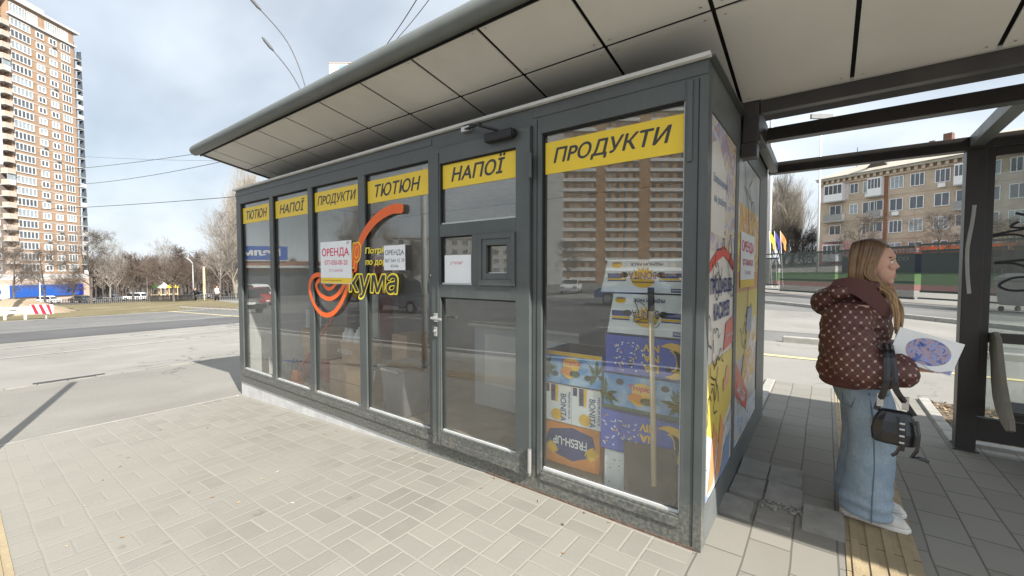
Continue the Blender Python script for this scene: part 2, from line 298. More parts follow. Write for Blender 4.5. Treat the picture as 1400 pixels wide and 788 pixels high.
def jacket():
    m, nt = new_mat('jacket'); uv = nt.nodes.new('ShaderNodeUVMap').outputs[0]
    sp = nt.nodes.new('ShaderNodeSeparateXYZ'); L(nt, uv, sp.inputs[0])
    u, v = sp.outputs[0], sp.outputs[1]; P = .046
    a = mth(nt, 'FRACT', mth(nt, 'DIVIDE', mth(nt, 'ADD', u, mth(nt, 'MULTIPLY', v, .8)), P)); b = mth(nt, 'FRACT', mth(nt, 'DIVIDE', mth(nt, 'SUBTRACT', u, mth(nt, 'MULTIPLY', v, .8)), P))
    da = mth(nt, 'ABSOLUTE', mth(nt, 'SUBTRACT', a, .5)); db = mth(nt, 'ABSOLUTE', mth(nt, 'SUBTRACT', b, .5))
    line = mth(nt, 'LESS_THAN', mth(nt, 'MINIMUM', da, db), .035)
    r2 = mth(nt, 'ADD', mth(nt, 'MULTIPLY', da, da), mth(nt, 'MULTIPLY', db, db))
    # two-lobed emblem at every crossing
    dot = mth(nt, 'LESS_THAN', r2, .024); hole = mth(nt, 'LESS_THAN', r2, .0016)
    dot = mth(nt, 'SUBTRACT', dot, hole)
    base = mixc(nt, noise(nt, objco(nt), 8, 4), (.07, .025, .021), (.105, .04, .033))
    c = mixc(nt, mth(nt, 'MULTIPLY', line, .17), base, (.4, .28, .22)); c = mixc(nt, dot, c, (.47, .35, .29))
    princ(nt, c, .5, 0, .4, noise(nt, objco(nt), 18, 4), .5, .02)
jacket()
def hairm():
    m, nt = new_mat('hair'); co = objco(nt); sp = nt.nodes.new('ShaderNodeSeparateXYZ'); L(nt, co, sp.inputs[0])
    f = mth(nt, 'ADD', sp.outputs[2], mth(nt, 'MULTIPLY', noise(nt, co, 25, 3), .25))
    c = ramp(nt, f, 0, 1); n = c.node; n.color_ramp.elements[0].position = 0; 
    mr = nt.nodes.new('ShaderNodeMapRange'); mr.inputs['From Min'].default_value = 1.38; mr.inputs['From Max'].default_value = 1.85; L(nt, f, mr.inputs[0]); L(nt, mr.outputs[0], n.inputs[0])
    n.color_ramp.elements[0].color = (.42, .27, .14, 1); n.color_ramp.elements[1].color = (.07, .035, .018, 1)
    princ(nt, c, .42, 0, .5)
hairm()
def printed(name, cols, scale, dist=1.5):
    m, nt = new_mat(name); co = objco(nt); f = noise(nt, co, scale, 3, .55, dist)
    n = nt.nodes.new('ShaderNodeValToRGB'); n.color_ramp.interpolation = 'EASE'
    e = n.color_ramp.elements; k = len(cols)
    for i, cl in enumerate(cols):
        p = .3 + .4 * i / (k - 1)
        if i < 2: el = e[i]; el.position = p
        else: el = e.new(p)
        el.color = (*cl, 1)
    L(nt, f, n.inputs[0]); princ(nt, n.outputs[0], .45, 0, .5)
printed('print_food', [(.2, .1, .05), (.55, .4, .22), (.6, .56, .5), (.35, .3, .5), (.55, .35, .1)], 5)
printed('print_people', [(.45, .55, .7), (.7, .66, .6), (.6, .3, .1), (.75, .55, .1), (.5, .6, .65)], 4)
printed('print_street', [(.04, .05, .2), (.1, .18, .48), (.42, .3, .32), (.25, .33, .65), (.05, .09, .2)], 22)
printed('print_bottom', [(.08, .14, .4), (.5, .58, .66), (.55, .5, .45), (.2, .3, .55)], 6)
S('poster_yellow', (.62, .5, .1), .4, var=.05); S('poster_red', (.58, .08, .06), .4); S('poster_white', (.66, .63, .58), .4, var=.05); S('poster_blue', (.2, .27, .42), .4); S('poster_grey', (.45, .47, .47), .4, var=.25, scale=3); S('poster_orange', (.62, .3, .14), .4, var=.2)
S('concrete_tile', (.5, .42, .36), .9)
# ------------------------------------------------------------------ mesh helpers
TEXT = {}
TS = bpy.data.scenes.new('lettering')
def text_geo(s, shear=0.0, bold=0.0):
    k = (s, shear, bold)
    if k not in TEXT:
        c = bpy.data.curves.new('text', 'FONT'); c.body = s.replace('Р', 'P').replace('А', 'A'); c.resolution_u = 6
        o = bpy.data.objects.new('text', c); TS.collection.objects.link(o); TS.view_layers[0].update(); dg = TS.view_layers[0].depsgraph
        oe = o.evaluated_get(dg); me = oe.to_mesh()
        vs = [(v.co.x + shear * v.co.y, v.co.y) for v in me.vertices]; fs = [tuple(p.vertices) for p in me.polygons]
        vs = [vs[k] for f in fs for k in f]; fs = [tuple(range(3 * i, 3 * i + 3)) for i in range(len(fs))]      # loose triangles: some glyphs overlap themselves
        oe.to_mesh_clear()
        bpy.data.objects.remove(o); bpy.data.curves.remove(c)
        TEXT[k] = (vs, fs)
    return TEXT[k]
class MB:
    def __init__(s): s.v = []; s.f = []; s.m = []; s.mats = []
    def mi(s, m):
        if m not in s.mats: s.mats.append(m)
        return s.mats.index(m)
    def add(s, vs, fs, m):
        b = len(s.v); s.v += [tuple(p) for p in vs]; i = s.mi(m)
        for f in fs: s.f.append(tuple(b + k for k in f)); s.m.append(i)
        return s
    def poly(s, pts, m): return s.add(pts, [tuple(range(len(pts)))], m)
    def box(s, x0, x1, y0, y1, z0, z1, m):
        v = [(x, y, z) for x in (x0, x1) for y in (y0, y1) for z in (z0, z1)]
        return s.add(v, [(0, 1, 3, 2), (4, 6, 7, 5), (0, 4, 5, 1), (2, 3, 7, 6), (0, 2, 6, 4), (1, 5, 7, 3)], m)
    def obox(s, c, ax, ay, az, m):   # centre and half axes
        c, ax, ay, az = map(Vector, (c, ax, ay, az))
        v = [c + ax * i + ay * j + az * k for i in (-1, 1) for j in (-1, 1) for k in (-1, 1)]
        return s.add(v, [(0, 1, 3, 2), (4, 6, 7, 5), (0, 4, 5, 1), (2, 3, 7, 6), (0, 2, 6, 4), (1, 5, 7, 3)], m)
    def bar(s, a, b, w, h, m, up=(0, 0, 1)):
        a, b = Vector(a), Vector(b); d = (b - a); l = d.length; d.normalize(); u = Vector(up); sd = d.cross(u).normalized(); u = sd.cross(d)
        return s.obox((a + b) / 2, d * l / 2, sd * w / 2, u * h / 2, m)
    def tube(s, pts, rad, m, n=8, cap=True, flat=None):
        pts = [Vector(p) for p in pts]; k = len(pts)
        if not isinstance(rad, (list, tuple)): rad = [rad] * k
        vs = []; ref = None
        for i, p in enumerate(pts):
            d = (pts[min(i + 1, k - 1)] - pts[max(i - 1, 0)]).normalized()
            if ref is None: ref = Vector((0, 0, 1)) if abs(d.z) < .9 else Vector((1, 0, 0))
            a = d.cross(ref).normalized(); b = a.cross(d); ref = b
            for j in range(n):
                t = 2 * math.pi * j / n
                q = a * math.cos(t) * rad[i] + b * math.sin(t) * rad[i]
                if flat: q = q - Vector(flat[0]) * (q.dot(Vector(flat[0])) * (1 - flat[1]))
                vs.append(p + q)
        fs = [(i * n + j, i * n + (j + 1) % n, (i + 1) * n + (j + 1) % n, (i + 1) * n + j) for i in range(k - 1) for j in range(n)]
        if cap: fs += [tuple(range(n))[::-1], tuple((k - 1) * n + j for j in range(n))]
        return s.add(vs, fs, m)
    def loft(s, rings, m, cap=True):
        n = len(rings[0]); vs = [p for r in rings for p in r]
        fs = [(i * n + j, i * n + (j + 1) % n, (i + 1) * n + (j + 1) % n, (i + 1) * n + j) for i in range(len(rings) - 1) for j in range(n)]
        if cap: fs += [tuple(range(n))[::-1], tuple((len(rings) - 1) * n + j for j in range(n))]
        return s.add(vs, fs, m)
    def prism(s, pts, d, m):
        d = Vector(d); n = len(pts); a = [Vector(p) for p in pts]; b = [p + d for p in a]
        return s.add(a + b, [tuple(range(n))[::-1], tuple(range(n, 2 * n))] + [(i, (i + 1) % n, n + (i + 1) % n, n + i) for i in range(n)], m)
    def ball(s, c, r, m, nu=12, nv=8, rot=None):
        c = Vector(c); r = (r, r, r) if not isinstance(r, (tuple, list)) else r; rings = []
        for i in range(nv + 1):
            t = math.pi * i / nv; t = min(max(t, .02), math.pi - .02); ring = []
            for j in range(nu):
                p = 2 * math.pi * j / nu; q = Vector((r[0] * math.sin(t) * math.cos(p), r[1] * math.sin(t) * math.sin(p), -r[2] * math.cos(t)))
                if rot: q = rot @ q
                ring.append(c + q)
            rings.append(ring)
        return s.loft(rings, m)
    def text(s, txt, o, ux, uy, w, h, m, shear=0, bold=0, keep=False, flip=False):
        """fit a line of text into the w x h box whose lower left corner is o"""
        vs, fs = text_geo(txt, shear, 0.0)
        if bold:      # heavier strokes: shifted copies of the glyphs, each a hair deeper than the last
            nc = 4 if bold < .03 else 10; v2 = []; f2 = []; lay = []
            for c_ in range(nc + 1):
                ba = 2 * math.pi * c_ / nc; bx_, by_ = (0, 0) if c_ == nc else (bold * math.cos(ba), bold * math.sin(ba) * .8)
                b0 = len(v2); v2 += [(p[0] + bx_, p[1] + by_) for p in vs]; lay += [c_] * len(vs); f2 += [tuple(b0 + k for k in f) for f in fs]
            vs, fs = v2, f2
        x0 = min(p[0] for p in vs); x1 = max(p[0] for p in vs); y0 = min(p[1] for p in vs); y1 = max(p[1] for p in vs)
        sx = w / (x1 - x0); sy = h / (y1 - y0); o, ux, uy = Vector(o), Vector(ux).normalized(), Vector(uy).normalized()
        if keep: sx = sy = min(sx, sy)
        ox = (w - sx * (x1 - x0)) / 2; oy = (h - sy * (y1 - y0)) / 2
        nrm = ux.cross(uy); out = []
        for i_, p in enumerate(vs):
            a, b = ox + (p[0] - x0) * sx, oy + (p[1] - y0) * sy
            if flip: a, b = w - a, h - b
            out.append(o + ux * a + uy * b - nrm * ((lay[i_] * .00007 if bold else 0) + (i_ // 3 % 4) * .000015))
        return s.add(out, fs, m)
    def build(s, name, parent=None, smooth=False, bevel=0.0, loc=None):
        me = bpy.data.meshes.new(name); o = bpy.data.objects.new(name, me); COL.objects.link(o)
        org = Vector((0, 0, 0))
        if parent is not None: org = ORG[parent.name]; o.parent = parent
        elif loc is not None: org = Vector(loc); o.location = org
        ORG[o.name] = org
        me.from_pydata([Vector(p) - org for p in s.v], [], s.f)
        for m in s.mats: me.materials.append(MATS[m])
        me.polygons.foreach_set('material_index', s.m)
        if smooth: me.polygons.foreach_set('use_smooth', [True] * len(me.polygons))
        me.update()
        if bevel:
            b = o.modifiers.new('bevel', 'BEVEL'); b.width = bevel; b.segments = 2; b.limit_method = 'ANGLE'; b.angle_limit = R(40)
        return o
ORG = {}
def tag(o, label=None, cat=None, group=None, kind=None):
    for k, v in (('label', label), ('category', cat), ('group', group), ('kind', kind)):
        if v: o[k] = v
    return o
def thing(name, label, cat, loc=(0, 0, 0), group=None):
    o = bpy.data.objects.new(name, None); COL.objects.link(o); o.location = loc; o.empty_display_size = .2
    ORG[o.name] = Vector(loc); return tag(o, label, cat, group)
def copy_tree(o, parent=None):
    c = o.copy(); COL.objects.link(c); c.parent = parent
    for ch in list(o.children): copy_tree(ch, c)
    return c
# ground height: the corner falls away to the left of the kiosk
GB = [(-1.5, 0), (-5.93, -.195), (-60, -2.0), (-170, -7.0)]
def g(x):
    if x >= -1.5: return 0.0
    for (a, za), (b, zb) in zip(GB, GB[1:]):
        if x >= b: return za + (zb - za) * (a - x) / (a - b)
    return -7.0
def sheet(name, x0, x1, y0, y1, dz, m, tess=0, cat=None):
    xs = sorted({x0, x1, *[b for b, _ in GB if x0 < b < x1]}); mb = MB()
    for a, b in zip(xs, xs[1:]): mb.poly([(a, y0, g(a) + dz), (b, y0, g(b) + dz), (b, y1, g(b) + dz), (a, y1, g(a) + dz)], m)
    o = mb.build(name); return tag(o, kind='structure')
def quad_sheet(name, pts, dz, m):     # a ground patch given by its outline, cut finely enough to follow the fall
    mb = MB(); mb.poly([(x, y, g(x) + dz) for x, y in pts], m); return tag(mb.build(name), kind='structure')
def cw(lat, dep, z=None):
    p = CAM + VR * lat + VD * dep; return Vector((p.x, p.y, g(p.x) if z is None else z))

# ------------------------------------------------------------------ ground
sheet('ground', -1500, 1500, -1500, 1500, -.012, 'asphalt')
sheet('pavement', -5.93, 1.40, -3.6, 4.42, 0.0, 'paving')
o = sheet('pavement', 1.40, 14, -3.6, 2.86, 0.0, 'paving')
o = sheet('apron', -9.62, -5.93, -3.6, 4.42, -.004, 'apron_mat')
sheet('planting_bed', 1.50, 14, 2.98, 4.42, -.002, 'soil_mat'); sheet('planting_bed', -5.9, -.14, 2.9, 4.42, -.002, 'soil_mat')
sheet('apron', -60, 30, 4.42, 8.35, -.006, 'asphalt_pale')
sheet('back_street', -60, 40, 10.2, 17.0, -.006, 'asphalt_pale')
sheet('road', -19.2, -9.75, -60, 4.3, -.006, 'asphalt_pale'); sheet('road_lane', -23.7, -19.3, -60, 90, -.003, 'asphalt_dark')
sheet('road', -34.5, -23.8, -60, 90, -.0035, 'asphalt')
sheet('road', -60, 30, -26, -3.95, -.005, 'asphalt_dark')
mb = MB()
for y0, y1 in ((-60, -4),(-3.5, 4.3)):
    pass
# gutter and kerbs
S('kerb_old', (0.235, 0.222, 0.19), .9, var=.3, scale=4, dirt=.5)
mb = MB()
for i in range(24):
    y = -3.6 + i * .34
    x = -9.66 + .01 * math.sin(i * 2.1)
    mb.box(x - .035, x + .035, y, y + .33, g(x) - .05, g(x) + .002 + .003 * math.sin(i * 1.7), 'kerb_old')
tag(mb.build('kerb', bevel=.006), kind='structure')
mb = MB(); mb.box(-9.85, -9.70, -1.6, -.75, g(-9.75) - .04, g(-9.75) + .004, 'gutter_mat'); tag(mb.build('gutter'), kind='structure')
mb = MB()
for i in range(5):
    mb.box(1.40, 1.49, 2.86 + i * .32, 3.17 + i * .32, -.05, .025, 'kerb_stone')
for i in range(12):
    mb.box(1.50 + i * 1.0, 2.49 + i * 1.0, 2.86, 2.97, -.05, .03, 'kerb_stone')
for i in range(5):
    mb.box(-.13, -.03, 2.92 + i * .3, 3.21 + i * .3, -.05, .02, 'kerb_stone')
tag(mb.build('bed_kerb', bevel=.006), kind='structure')
mb = MB()
for i in range(60):
    x = -40 + i * 1.02
    if -1.3 < x < -.5: continue
    z = g(x); mb.box(x, x + 1.0, 8.3, 8.45, z - .05, z + .12, 'kerb_stone'); 
tag(mb.build('island_kerb', bevel=.02), kind='structure')
mb = MB(); mb.poly([(-40, 8.45, g(-40) + .1), (20, 8.45, .1), (20, 10.2, .08), (-40, 10.2, g(-40) + .08)], 'soil_mat'); tag(mb.build('verge'), kind='structure')
# tactile strips
mb = MB(); mb.box(.62, .93, -3.6, 4.42, -.01, .004, 'tactile')
for i in range(4): mb.box(.645 + i * .072, .68 + i * .072, -3.6, 4.42, .004, .010, 'tactile')
for i in range(27): mb.box(.62, .93, -3.6 + i * .3, -3.596 + i * .3, .0041, .0048, 'gasket')
tag(mb.build('tactile_path'), kind='structure')
mb = MB()
for a, b in ((-5.93, -1.5), (-1.5, .62)):
    for (y0, y1, h) in ((-2.56, -2.20, .004), *[(-2.53 + i * .085, -2.49 + i * .085, .010) for i in range(4)]):
        mb.add([(a, y0, g(a) + h), (b, y0, g(b) + h), (b, y1, g(b) + h), (a, y1, g(a) + h)], [(0, 1, 2, 3)], 'tactile')
tag(mb.build('tactile_path'), kind='structure')
# sunken broken pavers beside the kiosk
mb = MB()
rr = random.Random(3)
for i, (x, y, wx, wy, dz, ta, tb) in enumerate([(.10, .93, .19, .28, .012, .05, -.04), (.31, .95, .2, .26, .006, -.06, .05), (.52, .72, .2, .3, .014, .03, .03), (.08, .58, .17, .2, .02, -.05, .08), (.28, .62, .18, .22, -.004, .02, -.1), (.3, 1.25, .2, .3, .01, .04, 0), (.1, 1.24, .18, .29, .015, -.03, .05)]):
    mb.obox((x, y, dz - .02), Vector((wx / 2, 0, wx / 2 * ta)), Vector((0, wy / 2, wy / 2 * tb)), (0, 0, .03), 'paver_block')
for _ in range(60):
    x, y = rr.uniform(.2, .45), rr.uniform(.7, .85); q = rr.uniform(.006, .016); mb.ball((x, y, .006), (q, q * .8, q * .6), 'paver_block', 5, 4)
S('paver_block', (.25, .245, .225), .9, var=.18, scale=9, bump=.4, bscale=70)
tag(mb.build('loose_pavers', bevel=.006), kind='stuff')
# road paint
def stripe(x0, x1, y0, y1, m='road_paint', dz=.002): sheet('road_marking', x0, x1, y0, y1, dz, m)
stripe(-14.62, -14.52, -40, 4.2); stripe(-17.4, -17.28, -40, 30, dz=.003); stripe(-24.6, -24.45, -60, 60, 'kerb_stone')
stripe(-40, 20, 6.4, 6.55, 'road_paint_yellow'); stripe(-5.95, -5.90, -2.6, -.02, 'kerb_stone', .002)
for i in range(14): stripe(-40 + i * 5, -37.5 + i * 5, -9.2, -9.05)
stripe(-50, 25, -4.35, -4.22); stripe(-50, 25, -16.1, -15.95)
sheet('verge', -60, 30, -3.95, -3.6, .0, 'kerb_stone')
# fallen leaves on the bed
mb = MB(); rr = random.Random(5)
for _ in range(2600):
    if rr.random() < .8: x, y = rr.uniform(1.5, 4.5), rr.uniform(3.0, 4.4)
    else: x, y = rr.uniform(-1.2, -.15), rr.uniform(3.0, 4.4)
    a = rr.uniform(0, 6.28); q = rr.uniform(.012, .03); z = g(x) + rr.uniform(.003, .02); t = rr.uniform(-.012, .012)
    mb.poly([(x + q * math.cos(a), y + q * math.sin(a), z), (x - q * .5 * math.sin(a), y + q * .5 * math.cos(a), z + t), (x - q * math.cos(a), y - q * math.sin(a), z + .004), (x + q * .5 * math.sin(a), y - q * .5 * math.cos(a), z - t)], rr.choice(['leaf_a', 'leaf_b', 'leaf_c']))
S('leaf_a', (.22, .13, .07), .9); S('leaf_b', (.36, .27, .17), .9); S('leaf_c', (.12, .08, .05), .9)
tag(mb.build('leaf_litter'), kind='stuff')

# ------------------------------------------------------------------ kiosk
KX0, KX1, KD, KZ = -5.93, 0.0, 2.72, 2.59
kiosk = thing('kiosk', 'dark grey aluminium street kiosk with yellow lettered bands and full height windows', 'kiosk', (0, 0, 0))
win = [(-5.80, -4.955), (-4.86, -4.035), (-3.945, -3.093), (-2.985, -2.108), (-1.012, -.115)]
ZB, ZT = .185, 2.408
F = 'frame_metal'
mb = MB()
def vert(x0, x1, z0=0.0, z1=KZ, y0=0.0, y1=.07): mb.box(x0, x1, y0, y1, z0, z1, F)
vert(KX0, -5.80); vert(-.115, 0)
for a, b in ((-4.955, -4.86), (-4.035, -3.945), (-3.093, -2.985)): vert(a, b, ZB, ZT)
vert(-2.108, -2.05); vert(-1.085, -1.012)
mb.box(-5.80, -2.108, .0, .07, 0, ZB, F); mb.box(-1.012, -.115, .0, .07, 0, ZB - .02, F); mb.box(-2.05, -1.085, 0, .07, 0, .095, F)
mb.box(-5.80, -2.108, .0, .07, ZT, KZ, F); mb.box(-1.012, -.115, .0, .07, ZT, KZ, F); mb.box(-2.05, -1.085, 0, .07, 2.47, KZ, F)
# proud facing profiles that give the frame its steps
mb.box(KX0 - .004, -2.06, -.006, 0, 2.515, KZ - .03, F); mb.box(-1.075, .0, -.006, 0, 2.515, KZ - .03, F)
mb.box(-1.012, -.115, -.010, 0, .10, .150, F); mb.box(-5.8, -2.06, -.008, 0, .10, .15, F)
mb.box(-.10, -.075, -.012, 0, 2.08, 2.5, F); mb.box(-.047, -.043, -.004, 0, .02, 2.5, 'gasket')
mb.box(-1.05, -1.045, -.003, 0, .1, 2.5, 'gasket')
fr = mb.build('frame', kiosk, bevel=.004)
mb = MB()   # side and rear walls
SW = 'frame_side'
mb.box(-.06, -.002, .07, .105, 0, KZ, SW); mb.box(-.06, -.002, .88, .985, 0, KZ, SW); mb.box(-.06, -.002, 2.14, KD, 0, KZ, SW)
for a, b in ((.105, .88), (.985, 2.14)):
    mb.box(-.06, -.002, a, b, 0, .2, SW); mb.box(-.06, -.002, a, b, 2.36, KZ, SW); mb.box(-.05, -.012, a, b, .2, 2.36, SW)
mb.box(KX0, -.06, KD - .06, KD, 0, KZ, SW); mb.box(KX0, KX0 + .06, .07, KD - .06, 0, KZ, SW)
mb.build('wall', kiosk, bevel=.003)
mb = MB(); mb.box(-5.87, -.06, KD - .085, KD - .062, .02, 2.5, 'room_wall'); mb.box(-.085, -.062, .1, KD - .09, .02, 2.5, 'room_wall'); mb.box(-5.868, -5.85, .1, KD - .09, .02, 2.5, 'room_wall')
mb.box(-5.85, -.09, KD - .1, KD - .086, 1.06, 1.10, 'cap_strip'); mb.box(-1.55, -1.5, KD - .1, KD - .086, .1, 2.5, 'cap_strip')
mb.build('lining', kiosk)
mb = MB(); mb.box(KX0 + .01, -.07, .08, KD - .09, .0, .04, 'room_floor'); mb.build('floor', kiosk)
mb = MB(); mb.box(KX0 - .03, .03, .0, KD + .03, KZ + .002, KZ + .012, F); mb.box(KX0 + .01, -.07, .08, KD - .09, 2.51, KZ, 'room_ceiling'); mb.build('roof', kiosk)
mb = MB(); mb.box(KX0 - .03, .012, -.035, .0, KZ, KZ + .022, 'cap_strip'); mb.build('drip_edge', kiosk, bevel=.003)
mb = MB()
x = KX0
rr = random.Random(2)
while x < -1.55:
    l = min(.62 + rr.uniform(-.05, .05), -1.5 - x)
    mb.add([(x + .002, .012, g(x) - .05), (x + l - .002, .012, g(x + l) - .05), (x + l - .002, .012, -.003), (x + .002, .012, -.003),
            (x + .002, .06, g(x) - .05), (x + l - .002, .06, g(x + l) - .05), (x + l - .002, .06, -.003), (x + .002, .06, -.003)],
           [(0, 1, 2, 3), (7, 6, 5, 4), (0, 4, 5, 1), (3, 2, 6, 7), (0, 3, 7, 4), (1, 5, 6, 2)], 'marble'); x += l
mb.box(KX0 + .005, KX0 + .05, .062, KD, g(KX0) - .05, -.003, 'marble')
mb.build('plinth', kiosk, bevel=.003)
mb = MB(); mb.box(-1.5, -.02, -.004, .03, -.02, .012, 'rust'); mb.build('base_rail', kiosk)
words = ['ТЮТЮН', 'НАПОЇ', 'ПРОДУКТИ', 'ТЮТЮН', 'ПРОДУКТИ']
def gasket(mb, a, b, z0, z1, y, t=.012, bottom='silicone'):
    mb.box(a, a + t * .7, y, y + .012, z0, z1, 'gasket'); mb.box(b - t * .7, b, y, y + .012, z0, z1, 'silicone' if bottom == 'silicone' else 'gasket')
    mb.box(a + t * .7, b - t * .7, y, y + .012, z1 - t, z1, 'gasket'); mb.box(a + t * .7, b - t * .7, y, y + .012, z0, z0 + t * 1.3, bottom)
BZ0, BZ1 = 2.142, 2.348
def band(parent, a, b, wtxt, z0, z1, y):
    mb = MB(); mb.box(a, b, y - .0012, y, z0, z1, 'yellow'); wdt = b - a; wfr = .74 if len(wtxt) < 7 else .86
    mb.text(wtxt, (a + wdt * (1 - wfr) / 2, y - .0022, z0 + .045), (1, 0, 0), (0, 0, 1), wdt * wfr, .118 if 'Ї' not in wtxt else .14, 'letter', .24, .022)
    return mb.build('sign_band', parent)
for (a, b), wt in zip(win, words):
    z0 = ZB if a < -1.2 else ZB - .02
    mb = MB(); mb.box(a, b, .030, .036, z0, ZT, 'pane'); p = mb.build('window_pane', kiosk)
    mb = MB(); gasket(mb, a, b, z0, ZT, .017); mb.build('seal', p)
    band(p, a + .012, b - .012, wt, BZ0, BZ1, .0288)
# door
dl, dr, db, dt = -2.045, -1.09, .10, 2.465
Y0, Y1 = -.028, .035
mb = MB()
mb.box(dl, -1.945, Y0, Y1, db, dt, F); mb.box(-1.205, dr, Y0, Y1, db, dt, F)
mb.box(-1.945, -1.205, Y0, Y1, db, .225, F); mb.box(-1.945, -1.205, Y0, Y1, 2.346, dt, F)
mb.box(-1.945, -1.205, Y0, Y1, 1.775, 1.872, F); mb.box(-1.945, -1.205, Y0, Y1, 1.30, 1.402, F)
mb.box(-1.61, -1.535, Y0, Y1, 1.402, 1.775, F)
mb.box(-1.98, -1.955, Y0 - .006, Y0, .14, 2.43, F); mb.box(-1.945, -1.205, Y0 - .004, Y0, .11, .16, F)
door = mb.build('door', kiosk, bevel=.005)
for a, b, z0, z1 in ((-1.945, -1.205, 1.872, 2.346), (-1.945, -1.61, 1.402, 1.775), (-1.945, -1.205, .225, 1.30)):
    mb = MB(); mb.box(a, b, .0, .006, z0, z1, 'pane'); gasket(mb, a, b, z0, z1, -.013, .010); mb.build('door_pane', door)
mb = MB(); mb.box(-1.535, -1.505, Y0 - .014, .02, 1.402, 1.775, F); mb.box(-1.24, -1.205, Y0 - .014, .02, 1.402, 1.775, F); mb.box(-1.505, -1.24, Y0 - .014, .02, 1.402, 1.445, F); mb.box(-1.505, -1.24, Y0 - .014, .02, 1.735, 1.775, F)
mb.box(-1.505, -1.465, Y0 - .006, .02, 1.445, 1.735, F); mb.box(-1.28, -1.24, Y0 - .006, .02, 1.445, 1.735, F); mb.box(-1.465, -1.28, Y0 - .006, .02, 1.445, 1.49, F); mb.box(-1.465, -1.28, Y0 - .006, .02, 1.69, 1.735, F)
mb.box(-1.465, -1.28, 0, .005, 1.49, 1.69, 'pane'); gasket(mb, -1.465, -1.28, 1.49, 1.69, -.01, .006)
mb.build('service_hatch', door, bevel=.004)
b = band(door, -1.935, -1.215, 'НАПОЇ', 2.15, 2.336, -.0015)
mb = MB(); mb.box(-2.012, -1.972, Y0 - .012, Y0, 1.10, 1.17, 'steel'); mb.tube([(-1.99, Y0 - .005, 1.135), (-1.99, Y0 - .055, 1.135)], .012, 'steel', 10); mb.tube([(-1.995, Y0 - .055, 1.135), (-1.88, Y0 - .055, 1.130)], .011, 'steel', 10)
mb.build('handle', door, bevel=.003); mb = MB(); mb.box(-2.008, -1.976, Y0 - .014, Y0, .985, 1.06, 'steel'); mb.tube([(-1.992, Y0 - .01, 1.03), (-1.992, Y0 - .03, 1.03)], .013, 'steel', 10); mb.build('lock', door, bevel=.003)
for z in (.22, 2.2): mb = MB(); mb.tube([(-1.078, Y0 - .012, z - .08), (-1.078, Y0 - .012, z + .08)], .014, 'steel' if z < 1 else F, 10); mb.build('hinge', door)
mb = MB(); mb.ball((-2.07, -.02, 1.47), (.016, .012, .016), 'steel', 10, 6); mb.tube([(-2.07, -.03, 1.455), (-2.07, -.03, 1.485)], .006, 'gasket', 8); mb.build('peephole', kiosk)
# door closer
cl = thing('door_closer', 'black door closer with folding arm above the kiosk door', 'door closer', (-1.35, -.06, 2.44))
mb = MB(); mb.box(-1.44, -1.20, -.085, -.03, 2.405, 2.465, 'black'); mb.tube([(-1.2, -.058, 2.435), (-1.185, -.058, 2.435)], .026, 'black', 12); mb.build('housing', cl, bevel=.012)
mb = MB(); mb.bar((-1.33, -.058, 2.475), (-1.42, -.15, 2.50), .025, .012, 'black'); mb.bar((-1.42, -.15, 2.515), (-1.66, -.03, 2.555), .025, .010, 'black'); mb.ball((-1.42, -.15, 2.507), .018, 'black', 8, 6); mb.box(-1.70, -1.62, -.04, -.004, 2.54, 2.575, 'steel'); mb.build('arm', cl)
# end wall advertising
X = .003
def P(y, z, k=1): return (-.008 + .0012 * k, y, z)
def rect(mb, y0, y1, z0, z1, m, k=1): mb.poly([P(y0, z0, k), P(y1, z0, k), P(y1, z1, k), P(y0, z1, k)], m)
mb = MB(); mb.box(-.0115, -.0095, .115, .87, .215, 2.35, 'poster_white')
rect(mb, .116, .869, 1.62, 2.349, 'print_food', 1)
mb.poly([P(.13, 1.72, 2), P(.5, 1.7, 2), P(.55, 2.1, 2), P(.3, 2.25, 2), P(.13, 2.2, 2)], 'poster_white')
mb.text('Запрошуємо', P(.17, 1.99, 3), (0, 1, 0), (0, 0, 1), .42, .06, 'poster_blue', 0, .02); mb.text('на роботу', P(.2, 1.88, 3), (0, 1, 0), (0, 0, 1), .36, .06, 'poster_blue', 0, .02)
wave = [(.116, 1.55), (.3, 1.62), (.5, 1.66), (.7, 1.62), (.869, 1.56), (.869, 1.50), (.7, 1.56), (.5, 1.6), (.3, 1.56), (.116, 1.49)]
mb.add([P(y, z, 3) for y, z in wave], [(0, 1, 8, 9), (1, 2, 7, 8), (2, 3, 6, 7), (3, 4, 5, 6)], 'poster_red')
mb.text('ПРОДАВЦІВ-', P(.15, 1.355, 3), (0, 1, 0), (0, 0, 1), .69, .11, 'navy', 0, .025); mb.text('КАСИРІВ', P(.25, 1.215, 3), (0, 1, 0), (0, 0, 1), .48, .105, 'navy', 0, .025)
mb.poly([P(.55, 1.0, 2), P(.869, 1.02, 2), P(.869, 1.2, 2), P(.62, 1.17, 2)], 'poster_red'); mb.text('ТЕЛЕФОНУЙТЕ', P(.62, 1.07, 3), (0, 1, 0), (0, 0, 1), .23, .03, 'white', 0, .02)
rect(mb, .116, .869, .72, .98, 'poster_yellow', 1); mb.poly([P(.116, .3, 1), P(.116, .72, 1), P(.869, .72, 1), P(.869, .62, 1), P(.5, .5, 1)], 'poster_yellow')
mb.poly([P(.116, .216, 2), P(.869, .216, 2), P(.869, .55, 2), P(.45, .45, 2), P(.116, .60, 2)], 'print_bottom')
for k, (a, b) in enumerate(((.16, .3), (.36, .5))): mb.poly([P(a, .25, 3), P(b, .25, 3), P(b + .12, .5, 3), P(a + .14, .62, 3)], 'poster_orange')
mb.poly([P(.5, .216, 4), P(.8, .216, 4), P(.82, .42, 4), P(.62, .38, 4)], 'poster_blue')
